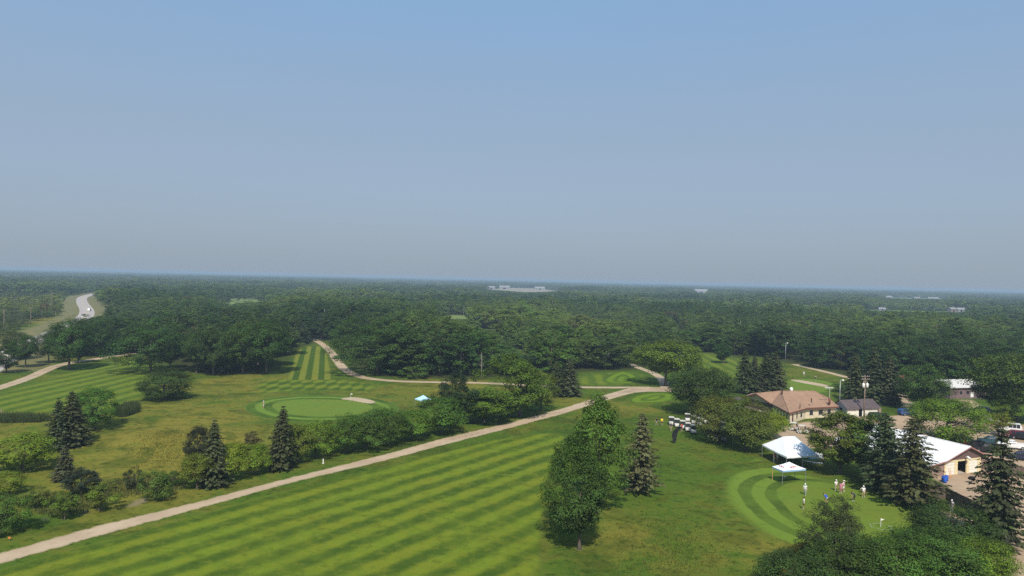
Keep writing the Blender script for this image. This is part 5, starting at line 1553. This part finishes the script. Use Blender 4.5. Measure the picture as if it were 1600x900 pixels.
t = thing('yardage_sign', 'small orange marker sign in the grass above the path at the left edge', 'sign', G(15, 845))
MB().box((0, 0, .2), (.05, .05, .4)).build('post', M_wood, t); MB().box((0, -.04, .4), (.3, .04, .2)).build('board', plain('orange_paint', (.6, .22, .05)), t)
# black feather banner bending over
t = thing('feather_banner', 'black curved feather banner bowing over the grass near the carts', 'banner', G(1053, 693), -.2)
cl = [(0, 0, 0), (-.25, 0, .8), (-.45, 0, 1.6), (-.3, 0, 2.4), (.2, 0, 3.0), (.9, 0, 3.4), (1.35, 0, 3.5)]
MB().tube(cl, [.04, .035, .03, .03, .025, .02, .015], 6).build('pole', M_black, t)
wd = [.05, .75, 1.0, 1.0, .75, .42, .1]; mb = MB()
for i in range(6):
    a, b = Vector(cl[i]), Vector(cl[i + 1]); n0 = Vector((.9, .05, -.25)).normalized()
    mb.face([a + Vector((0, -.05, .02)), b + Vector((0, -.05, .02)), b + n0 * wd[i + 1] + Vector((0, .08, 0)), a + n0 * wd[i] + Vector((0, .08, 0))])
mb.build('cloth', plain('black_cloth', (.02, .02, .022), .9, .1), t)

# ------------------------------------------------------------------ golf carts
def wheel(parent, x, y, r, w, rim=M_white):
    mb = MB(); n = 14
    prof = [(r * .55, -w / 2), (r * .9, -w / 2), (r, -w * .3), (r, w * .3), (r * .9, w / 2), (r * .55, w / 2)]
    mb.loft([[(x + q_ * math.cos(a), y + z, r + q_ * math.sin(a)) for a in [2 * math.pi * j / n for j in range(n)]] for q_, z in prof])
    o_ = mb.build('wheel', M_black, parent, True)
    MB().tube([(x, y - w / 2 - .012, r), (x, y + w / 2 + .012, r)], r * .52, 12).build('rim', rim, o_)
def make_cart(label, body=None):
    body = body or plain('cart_body_plastic', (.52, .50, .45), .5, .3)
    t = thing('golf_cart', label, 'golf cart', (0, 0, 0), 0, 'parked golf carts')
    W_ = .58
    def sec(x, z0, z1, w): return [(x, -w, z0), (x, w, z0), (x, w, z1), (x, w * .8, z1 + .03), (x, -w * .8, z1 + .03), (x, -w, z1)]
    MB().loft([sec(1.15, .32, .52, .42), sec(1.05, .28, .78, .52), (sec(.75, .25, .90, W_)), sec(.62, .25, .93, W_)]).build('front_cowl', body, t)
    MB().box((.30, 0, .27), (.7, 1.1, .06)).build('floor_pan', M_black, t)
    MB().loft([sec(-.05, .25, .60, W_), sec(-.65, .25, .62, W_), sec(-.75, .28, .70, W_), sec(-1.15, .35, .66, .5)]).build('rear_body', body, t)
    MB().box((-.32, 0, .70), (.5, 1.08, .13)).build('seat', plain('beige_vinyl', (.42, .36, .28)), t, bevel=.03)
    MB().box((-.60, 0, .98), (.12, 1.05, .42)).build('backrest', plain('beige_vinyl', (.42, .36, .28)), t, bevel=.03)
    for y in (-.5, .5):
        MB().tube([(.66, y, .9), (.42, y, 1.80)], .02, 5).build('roof_post', M_black, t)
        MB().tube([(-.68, y, .68), (-.80, y, 1.80)], .02, 5).build('roof_post', M_black, t)
    MB().loft([[(x, -.60, z), (x, .60, z), (x, .60, z + .05), (x, .45, z + .10), (x, -.45, z + .10), (x, -.60, z + .05)] for x, z in ((.52, 1.76), (.45, 1.79), (-.72, 1.79), (-.82, 1.76))]).build('roof', plain('cart_roof_plastic', (.55, .53, .47), .5, .3), t)
    MB().face([(.64, -.5, .95), (.64, .5, .95), (.45, .5, 1.72), (.45, -.5, 1.72)]).build('windshield', plain('tinted_plastic', (.025, .03, .032), .7, .08), t)
    MB().tube([(.5, .25, .9), (.32, .25, 1.05)], .02, 5).tube([(.32 + .03, .25 - .16, 1.02), (.32, .25, 1.06), (.35, .41, 1.02)], .02, 5).build('steering_wheel', M_black, t)
    MB().tube([(-.95, .2, .55), (-1.02, .2, 1.3)], .13, 8).build('bag_well', M_black, t)
    for y in (-.35, .35): MB().box((1.12, y, .55), (.08, .16, .1)).build('headlight', M_white, t)
    for x, y in ((.78, -.5), (.78, .5), (-.72, -.5), (-.72, .5)): wheel(t, x, y, .23, .2)
    return t
cart0 = make_cart('golf cart')
spots = []
first = True
rows = [[(1049, 664), (1057.5, 667), (1066.5, 670), (1075, 673.5), (1083.5, 677)], [(1074, 658.5), (1084, 662), (1093, 665.5), (1095, 658.5), (1104, 662)], [(1109, 684), (1118, 687), (1130, 688.5), (1140, 683), (1128, 672)]]
rown = ['front row of parked golf carts', 'back row of parked golf carts', 'carts under the olive trees']
ordn = ['first', 'second', 'third', 'fourth', 'fifth']
for r_, (row, rn_) in enumerate(zip(rows, rown)):
    for i, (px, py) in enumerate(row):
        lab = 'white-roofed golf cart, %s from the left in the %s' % (ordn[i], rn_)
        c = cart0 if first else copy_tree(cart0)
        first = False
        c['label'] = lab; c.location = G(px, py); c.rotation_euler = (0, 0, R(-103 + random.Random(px).uniform(-6, 6)))
for px, py, lab in [(1241, 673, 'golf cart parked at the clubhouse door, left of the two there'), (1254, 677.5, 'golf cart parked at the clubhouse door, right of the two there'), (1322, 703, 'golf cart glimpsed through the tree between marquee and large spruces')]:
    c = copy_tree(cart0); c['label'] = lab; c.location = G(px, py); c.rotation_euler = (0, 0, R(-35))

# ------------------------------------------------------------------ cars
def car_paint(name, col):
    return plain(name, col, .3, .5, .0, .06)
def vehicle(kind, px, py, rz, paint, label, cat):
    t = thing({'pickup': 'pickup_truck', 'suv': 'suv', 'van': 'van'}[kind], label, cat, G(px, py), rz, 'parked vehicles')
    def sec(x, z0, z1, w, wt=None):
        wt = wt or w * .96
        return [(x, -w * .94, z0), (x, w * .94, z0), (x, w, z0 + .25), (x, wt, z1), (x, -wt, z1), (x, -w, z0 + .25)]
    if kind == 'pickup':
        MB().loft([sec(2.75, .42, .95, .86), sec(2.65, .38, 1.08, .95), sec(1.35, .38, 1.15, .97), sec(1.1, .38, 1.18, .97), sec(-.75, .38, 1.18, .97)]).build('body', paint, t)
        cab = [sec(1.35, 1.10, 1.16, .9), sec(.72, 1.12, 1.80, .88, .70), sec(-.45, 1.12, 1.83, .88, .70), sec(-.78, 1.12, 1.16, .9)]
        MB().loft(cab).build('cab', paint, t)
        for y in (-.93, .93): MB().box((-1.78, y, .80), (2.05, .08, .80)).build('bed_side', paint, t)
        MB().box((-2.80, 0, .80), (.08, 1.9, .78)).build('tailgate', paint, t)
        MB().box((-1.78, 0, .58), (2.0, 1.8, .1)).build('bed_floor', M_black, t)
        ws, ss = (1.16, .75, 1.3, 1.74), ((.62, .0), (-.05, -.55)); wx = (1.75, -1.75)
    else:
        z_ = 1.78 if kind == 'suv' else 2.15
        MB().loft([sec(2.3, .42, .85, .82), sec(2.2, .36, .98, .9), sec(1.1, .36, 1.05, .93), sec(-2.2, .36, 1.08, .93), sec(-2.35, .45, .95, .86)]).build('body', paint, t)
        MB().loft([sec(1.15, 1.0, 1.06, .88), sec(.45, 1.03, z_ - .04, .86, .68), sec(-1.9, 1.03, z_, .86, .70), sec(-2.28, 1.03, 1.10, .86)]).build('cab', paint, t)
        ws, ss = (1.0, .5, 1.15, z_ - .1), ((.35, -.4), (-.48, -1.15), (-1.22, -1.85)); wx = (1.4, -1.4)
    zt = 1.74 if kind == 'pickup' else z_ - .12
    MB().face([(ws[0] + .05, -.72, 1.20), (ws[0] + .05, .72, 1.20), (ws[1] + .05, .60, zt), (ws[1] + .05, -.60, zt)]).build('windshield', M_glass, t)
    for s in (-1, 1):
        for a, b in ss:
            MB().face([(a, s * .885, 1.2), (b, s * .885, 1.2), (b, s * .755, zt), (a, s * .755, zt)]).build('side_window', M_glass, t)
        MB().box((wx[0] + .95 if kind == 'pickup' else 2.28, s * .68, .82), (.08, .3, .16)).build('headlight', M_white, t)
        MB().box((-2.85 if kind == 'pickup' else -2.34, s * .82, .9), (.05, .14, .3)).build('tail_light', M_red, t)
    MB().box((2.80 if kind == 'pickup' else 2.34, 0, .5), (.12, 1.75, .2)).build('bumper', M_metal, t)
    for x in wx:
        for y in (-.86, .86): wheel(t, x, y, .38, .24, M_metal)
    return t
V_ = [('pickup', 1514, 697, 2.7, car_paint('charcoal_paint', (.03, .03, .035)), 'charcoal pickup parked right behind the white garage roof', 'pickup'),
      ('suv', 1497, 694, 1.9, car_paint('red_paint', (.14, .012, .02)), 'red car peeping over the white garage roof', 'car'),
      ('pickup', 1543, 707, 2.75, car_paint('black_paint', (.015, .015, .018)), 'black pickup nearest the garage gable', 'pickup'),
      ('pickup', 1551, 695, 2.75, car_paint('teal_paint', (.03, .07, .09)), 'teal pickup parked beyond the black one', 'pickup'),
      ('pickup', 1580, 701, 2.8, car_paint('white_car_paint', (.75, .75, .75)), 'white pickup parked at the right of the teal one', 'pickup'),
      ('suv', 1583, 684, 2.5, car_paint('maroon_paint', (.16, .015, .03)), 'maroon car at the right edge beyond the white pickup', 'car'),
      ('suv', 1597, 687, 2.4, car_paint('black_paint', (.015, .015, .018)), 'black car cut by the right edge beside the maroon one', 'car'),
      ('suv', 1597, 719, 2.7, car_paint('navy_paint', (.02, .025, .05)), 'dark blue car at the right edge below the white pickup', 'car'),
      ('pickup', 1540, 661, 2.2, car_paint('silver_paint', (.42, .46, .52)), 'silver pickup between the small yellowish trees', 'pickup'),
      ('suv', 1532, 645, 2.0, car_paint('grey_paint', (.12, .12, .14)), 'grey car on the gravel drive before the far barn', 'car'),
      ('suv', 1418, 649, .1, car_paint('blue_paint', (.03, .08, .22)), 'blue car beside the broad tree right of the small shed', 'car'),
      ('suv', 1371, 655, .3, car_paint('black_paint', (.015, .015, .018)), 'black car at the right end of the small white shed', 'car'),
      ('van', 139.5, 486, 1.9, car_paint('white_car_paint', (.75, .75, .75)), 'white van driving on the far highway bend', 'van'),
      ('van', 1578, 675, 2.6, car_paint('white_car_paint', (.75, .75, .75)), 'white van at the top of the car park under the right-edge tree', 'van'),
      ('pickup', 1401, 693, .2, car_paint('white_car_paint', (.75, .75, .75)), 'white pickup hidden behind the left large spruce', 'pickup')]
for v in V_[:-1]:
    vehicle(*v)

# ------------------------------------------------------------------ people
def pose_joints(pose):
    J = {'pel': (0, 0, .93), 'spi': (0, .0, 1.12), 'che': (0, .01, 1.32), 'nec': (0, 0, 1.47), 'hb': (0, .015, 1.56), 'hd': (0, .03, 1.65), 'ht': (0, .015, 1.74), 'nose': (0, .125, 1.635)}
    for s, n in ((-1, 'L'), (1, 'R')):
        J.update({'hip' + n: (s * .095, 0, .88), 'kne' + n: (s * .10, .02, .49), 'ank' + n: (s * .105, -.01, .09), 'toe' + n: (s * .125, .16, .035),
                  'sho' + n: (s * .185, 0, 1.40), 'elb' + n: (s * .25, -.03, 1.13), 'wri' + n: (s * .26, .08, .89), 'pal' + n: (s * .26, .11, .81)})
    if pose == 'walk':
        J['kneL'] = (-.1, .2, .52); J['ankL'] = (-.1, .26, .10); J['toeL'] = (-.11, .42, .06); J['kneR'] = (.1, -.03, .50); J['ankR'] = (.1, -.32, .14); J['toeR'] = (.11, -.18, .04)
        J['elbL'] = (-.25, -.14, 1.14); J['wriL'] = (-.25, -.08, .90); J['palL'] = (-.25, -.05, .82); J['elbR'] = (.25, .1, 1.14); J['wriR'] = (.24, .27, .98); J['palR'] = (.23, .34, .93)
    if pose == 'hips':
        J['elbR'] = (.40, -.06, 1.16); J['wriR'] = (.22, .08, 1.02); J['palR'] = (.16, .11, .98)
    if pose == 'hold':
        for s, n in ((-1, 'L'), (1, 'R')): J['elb' + n] = (s * .25, .02, 1.14); J['wri' + n] = (s * .14, .26, 1.12); J['pal' + n] = (s * .08, .32, 1.13)
    if pose in ('putt', 'bend'):
        an = R(48 if pose == 'putt' else 72); up_ = [k for k in J if k[:3] in ('spi', 'che', 'nec', 'hb', 'hd', 'ht', 'nos') or k in ('hb', 'hd', 'ht')] + [a + n for a in ('sho',) for n in 'LR']
        for k in up_:
            x, y, z = J[k]; dy, dz = y, z - .93
            J[k] = (x, -.12 + dy * math.cos(an) + dz * math.sin(an), .90 + dz * math.cos(an) - dy * math.sin(an))
        J['pel'] = (0, -.12, .90); J['hipL'] = (-.095, -.12, .86); J['hipR'] = (.095, -.12, .86); J['kneL'] = (-.12, .05, .48); J['kneR'] = (.12, .05, .48)
        sy, sz = J['shoL'][1], J['shoL'][2]
        for s, n in ((-1, 'L'), (1, 'R')): J['elb' + n] = (s * .17, sy + .03, sz - .27); J['wri' + n] = (s * .06, sy + .06, sz - .52); J['pal' + n] = (s * .05, sy + .07, sz - .60)
    if pose == 'sit':
        for k in list(J):
            if k[:3] not in ('hip', 'kne', 'ank', 'toe'): x, y, z = J[k]; J[k] = (x, y, z - .45)
        for s, n in ((-1, 'L'), (1, 'R')):
            J['hip' + n] = (s * .1, .02, .46); J['kne' + n] = (s * .12, .44, .49); J['ank' + n] = (s * .12, .46, .09); J['toe' + n] = (s * .13, .62, .035)
            J['wri' + n] = (s * .17, .22, .56); J['pal' + n] = (s * .15, .30, .54)
    return J
RAD = {'pel': (.155, .12), 'spi': (.14, .105), 'che': (.165, .115), 'nec': (.058, .06), 'hb': (.07, .08), 'hd': (.082, .1), 'ht': (.055, .065), 'nose': (.012, .012), 'hip': (.09, .095), 'kne': (.062, .062), 'ank': (.042, .045), 'toe': (.042, .03),
       'sho': (.065, .065), 'elb': (.044, .044), 'wri': (.03, .028), 'pal': (.038, .022)}
POSES = {}
def pose_mesh(pose):
    if pose in POSES: return POSES[pose]
    J = pose_joints(pose); names = list(J)
    vs = [J[n] for n in names]; ix = {n: i for i, n in enumerate(names)}; rad = [RAD.get(n, RAD.get(n[:3])) for n in names]
    E = [('pel', 'spi'), ('spi', 'che'), ('che', 'nec'), ('nec', 'hb'), ('hb', 'hd'), ('hd', 'ht'), ('hd', 'nose')]
    for n in 'LR': E += [('pel', 'hip' + n), ('hip' + n, 'kne' + n), ('kne' + n, 'ank' + n), ('ank' + n, 'toe' + n), ('che', 'sho' + n), ('sho' + n, 'elb' + n), ('elb' + n, 'wri' + n), ('wri' + n, 'pal' + n)]
    ed = [(ix[a], ix[b]) for a, b in E]
    for s, n in ((-1, 'L'), (1, 'R')):
        p = Vector(J['pal' + n]); d = (p - Vector(J['wri' + n])).normalized(); sd_ = d.cross(Vector((s, 0, 0)))
        sd_ = sd_.normalized() if sd_.length > .1 else Vector((0, 1, 0))
        inn = Vector((-s, 0, 0))
        for k, ln in ((-.030, .062), (-.010, .075), (.010, .080), (.030, .070)):
            b0 = len(vs); vs += [tuple(p + sd_ * k + d * .045), tuple(p + sd_ * k + d * (.045 + ln * .5) + inn * .008), tuple(p + sd_ * k + d * (.04 + ln * .95) + inn * .028)]
            rad += [(.0095, .0095)] * 2 + [(.008, .008)]; ed += [(ix['pal' + n], b0), (b0, b0 + 1), (b0 + 1, b0 + 2)]
        b0 = len(vs); w_ = Vector(J['wri' + n]).lerp(p, .6)
        vs += [tuple(w_ + sd_ * .05 + d * .02), tuple(w_ + sd_ * .065 + d * .06 + inn * .015)]; rad += [(.011, .011), (.009, .009)]; ed += [(ix['pal' + n], b0), (b0, b0 + 1)]
    me = bpy.data.meshes.new('figure'); me.from_pydata(vs, ed, [])
    ob = bpy.data.objects.new('figure', me); COL.objects.link(ob)
    ob.modifiers.new('skin', 'SKIN'); sv = me.skin_vertices[0].data
    for i, r in enumerate(rad): sv[i].radius = r
    sv[ix['pel']].use_root = True
    sb = ob.modifiers.new('sub', 'SUBSURF'); sb.levels = sb.render_levels = 1
    dg = bpy.context.evaluated_depsgraph_get()
    out = bpy.data.meshes.new_from_object(ob.evaluated_get(dg))
    bpy.data.objects.remove(ob)
    # which piece of clothing each face belongs to: nearest bone
    zone = {'pel-spi': 2, 'spi-che': 1, 'che-nec': 1, 'nec-hb': 0, 'hb-hd': 0, 'hd-ht': 0, 'hd-nose': 0}
    bones = []
    for a, b in E:
        za = {'pel': 2, 'hip': 2, 'kne': 0, 'ank': 3, 'che': 1, 'sho': 1, 'elb': 0, 'wri': 0}.get(a[:3], 0)
        z_ = zone.get(a + '-' + b, za)
        bones.append((np.array(J[a]), np.array(J[b]), z_, a[:3]))
    nP = len(out.polygons); ce = np.zeros(nP * 3, np.float32); out.polygons.foreach_get('center', ce); ce = ce.reshape(-1, 3)
    best = np.full(nP, 9.0); idx_ = np.zeros(nP, int)
    for (a, b, z_, kind) in bones:
        ab = b - a; tt = np.clip(((ce - a) @ ab) / (ab @ ab), 0, 1); dd = np.linalg.norm(ce - a - tt[:, None] * ab, axis=1)
        zz = np.full(nP, z_)
        if kind == 'hip': zz = np.where(tt > .85, 4, 2)
        if kind == 'kne': zz = np.where(tt > .9, 3, 4)
        if kind == 'sho': zz = np.where(tt > .75, 0, 1)
        if kind == 'pel' and z_ == 2: zz = np.where(tt > .45, 1, 2)
        m_ = dd < best; best = np.where(m_, dd, best); idx_ = np.where(m_, zz, idx_)
    POSES[pose] = (out, idx_, J)
    return POSES[pose]
M_skin = plain('skin', (.42, .25, .17), .6, .3)
def person(px, py, rz, pose, shirt, legs, shorts, hat, label, group=None):
    base, idx_, J = pose_mesh(pose)
    me = base.copy(); me.name = 'person'
    cm = lambda c: plain('cloth_%d_%d_%d' % tuple(int(v * 99) for v in c), c, .85, .15)
    me.materials.clear()
    for m in (M_skin, cm(shirt), cm(legs), plain('shoe', (.45, .45, .45)), M_skin if shorts else cm(legs)): me.materials.append(m)
    me.polygons.foreach_set('material_index', idx_.astype(np.int32)); me.polygons.foreach_set('use_smooth', [True] * len(me.polygons)); me.update()
    o_ = link('person', me); o_.location = G(px, py); o_.rotation_euler = (0, 0, rz); o_.scale = (1.15, 1.15, 1.04); tag(o_, label, 'person', group)
    c = Vector(J['hd']); up_ = (Vector(J['ht']) - Vector(J['hb'])).normalized(); fw = Vector(J['nose']) - c; fw = (fw - up_ * fw.dot(up_)).normalized(); rt = up_.cross(fw)
    rings = []
    for i in range(5):
        a = math.pi / 2 * i / 4; r = .112 * math.cos(a) + .004
        rings.append([tuple(c + up_ * (.025 + .115 * math.sin(a)) - fw * .012 + (rt * math.cos(s) * .9 + fw * math.sin(s) * 1.05) * r) for s in [j * math.pi / 5 for j in range(10)]])
    mb = MB().loft(rings)
    if hat[1]:
        b0 = c + up_ * .03 + fw * .10
        mb.face([b0 - rt * .08, b0 + rt * .08, b0 + rt * .06 + fw * .1 - up_ * .015, b0 - rt * .06 + fw * .1 - up_ * .015])
    mb.build('cap' if hat[1] else 'hair', cm(hat[0]), o_, True)
    return o_
WH, BK, NV, KH = (.75, .74, .72), (.02, .02, .022), (.02, .03, .09), (.42, .35, .25)
PK, RD, BL, GR, YW, OR = (.62, .22, .32), (.55, .08, .06), (.03, .09, .42), (.30, .31, .33), (.80, .62, .04), (.60, .25, .10)
HW, HB, CB = (WH, True), ((.05, .035, .025), False), (BK, True)
for row in [
    (1258, 773.5, 2.6, 'walk', (.60, .62, .64), GR, False, HW, 'person in pale grey clothes and white cap at the right leg of the canopy'),
    (1255.7, 795.5, 1.2, 'stand', WH, BK, True, HB, 'person in white shirt and black shorts, nearest one on the putting green'),
    (1291.5, 787.5, .4, 'putt', BL, KH, True, CB, 'person in bright blue shirt stooping over a putt'),
    (1306, 767, 3.4, 'hold', (.70, .70, .66), KH, False, HW, 'person in off-white shirt left of the two people in pink'),
    (1313.5, 771, 2.2, 'stand', PK, PK, True, HB, 'person all in pink, front one of the pair on the green'),
    (1318, 768, 3.9, 'hips', (.72, .52, .56), WH, True, HW, 'person in pale pink with white cap, rear one of the pair on the green'),
    (1334, 783, 2.0, 'putt', (.06, .09, .16), BK, False, HB, 'person in dark blue bending over a putt left of the white-hatted one'),
    (1349, 777, 2.8, 'hips', WH, KH, True, HW, 'person in white shirt and white hat at the right side of the group'),
    (1450, 792, 1.0, 'stand', (.03, .16, .20), BK, False, CB, 'person in dark teal beside the foot of the right large spruce'),
    (1463, 793, 4.0, 'walk', BK, BK, False, HB, 'person in black walking along the fence'),
    (1487, 800, 2.4, 'stand', (.52, .48, .62), GR, False, HW, 'person in pale lilac standing by the end of the fence'),
    (1209.5, 722, 2.9, 'hips', RD, KH, True, HB, 'person in red shirt at the left front of the marquee'),
    (1214.5, 722.5, 1.8, 'stand', WH, GR, True, HW, 'person in white beside the red shirt under the marquee'),
    (1221.5, 719.5, 3.6, 'hold', (.30, .05, .05), BK, False, HB, 'person in dark red inside the left of the marquee'),
    (1245.5, 722, 1.2, 'stand', OR, NV, False, HB, 'person in orange shirt inside the marquee'),
    (1286, 726, 4.2, 'stand', (.35, .36, .38), BK, False, CB, 'person in grey at the right end of the marquee tables'),
    (1231, 717, 3.0, 'sit', (.06, .07, .10), NV, False, HB, 'person in navy sitting inside the marquee behind the canopy'),  # this and next two figures added; dark clothes deepen the tent's inside shade
    (1252, 719, 2.4, 'stand', (.05, .05, .06), BK, False, CB, 'person in black cap and black clothes inside the marquee'),
    (1262, 720, 3.8, 'hold', (.10, .16, .12), KH, True, HB, 'person in dark green shirt behind the marquee tables'),
    (1034, 664.5, 2.9, 'stand', YW, BK, True, CB, 'person in bright yellow shirt left of the golf carts'),
    (1026, 664.5, 1.9, 'walk', BK, GR, True, HB, 'person in black left of the yellow shirt'),
    (1048, 673, 3.1, 'stand', (.05, .05, .06), KH, True, CB, 'person in dark shirt in front of the golf cart row'),
    (1065, 674, 2.5, 'hold', RD, BK, True, HB, 'person in red shirt right above the black feather banner'),
    (412, 638, 1.5, 'stand', (.62, .32, .30), WH, True, HW, 'person in salmon shirt on the left green ring'),
    (1256, 588, 2.4, 'stand', WH, GR, True, HW, 'person in white on the far green, left of two'),
    (1274, 593, 3.8, 'putt', WH, BK, False, HB, 'person in white and black stooping on the far green'),
]:
    person(*row)
# chairs
for px, py, lab in [(1455, 789, 'dark folding chair by the fence'), (1231, 717.3, 'black folding chair under the person in navy inside the marquee')]:
    t = thing('folding_chair', lab, 'chair', G(px, py), 2.6)
    MB().box((0, 0, .44), (.46, .44, .04)).build('seat', M_black, t); MB().box((0, -.22, .70), (.46, .04, .42)).build('backrest', M_black, t)
    for sx in (-.2, .2):
        for sy in (-.18, .18): MB().tube([(sx, sy, 0), (sx, sy, .42)], .015, 5).build('leg', M_metal, t)
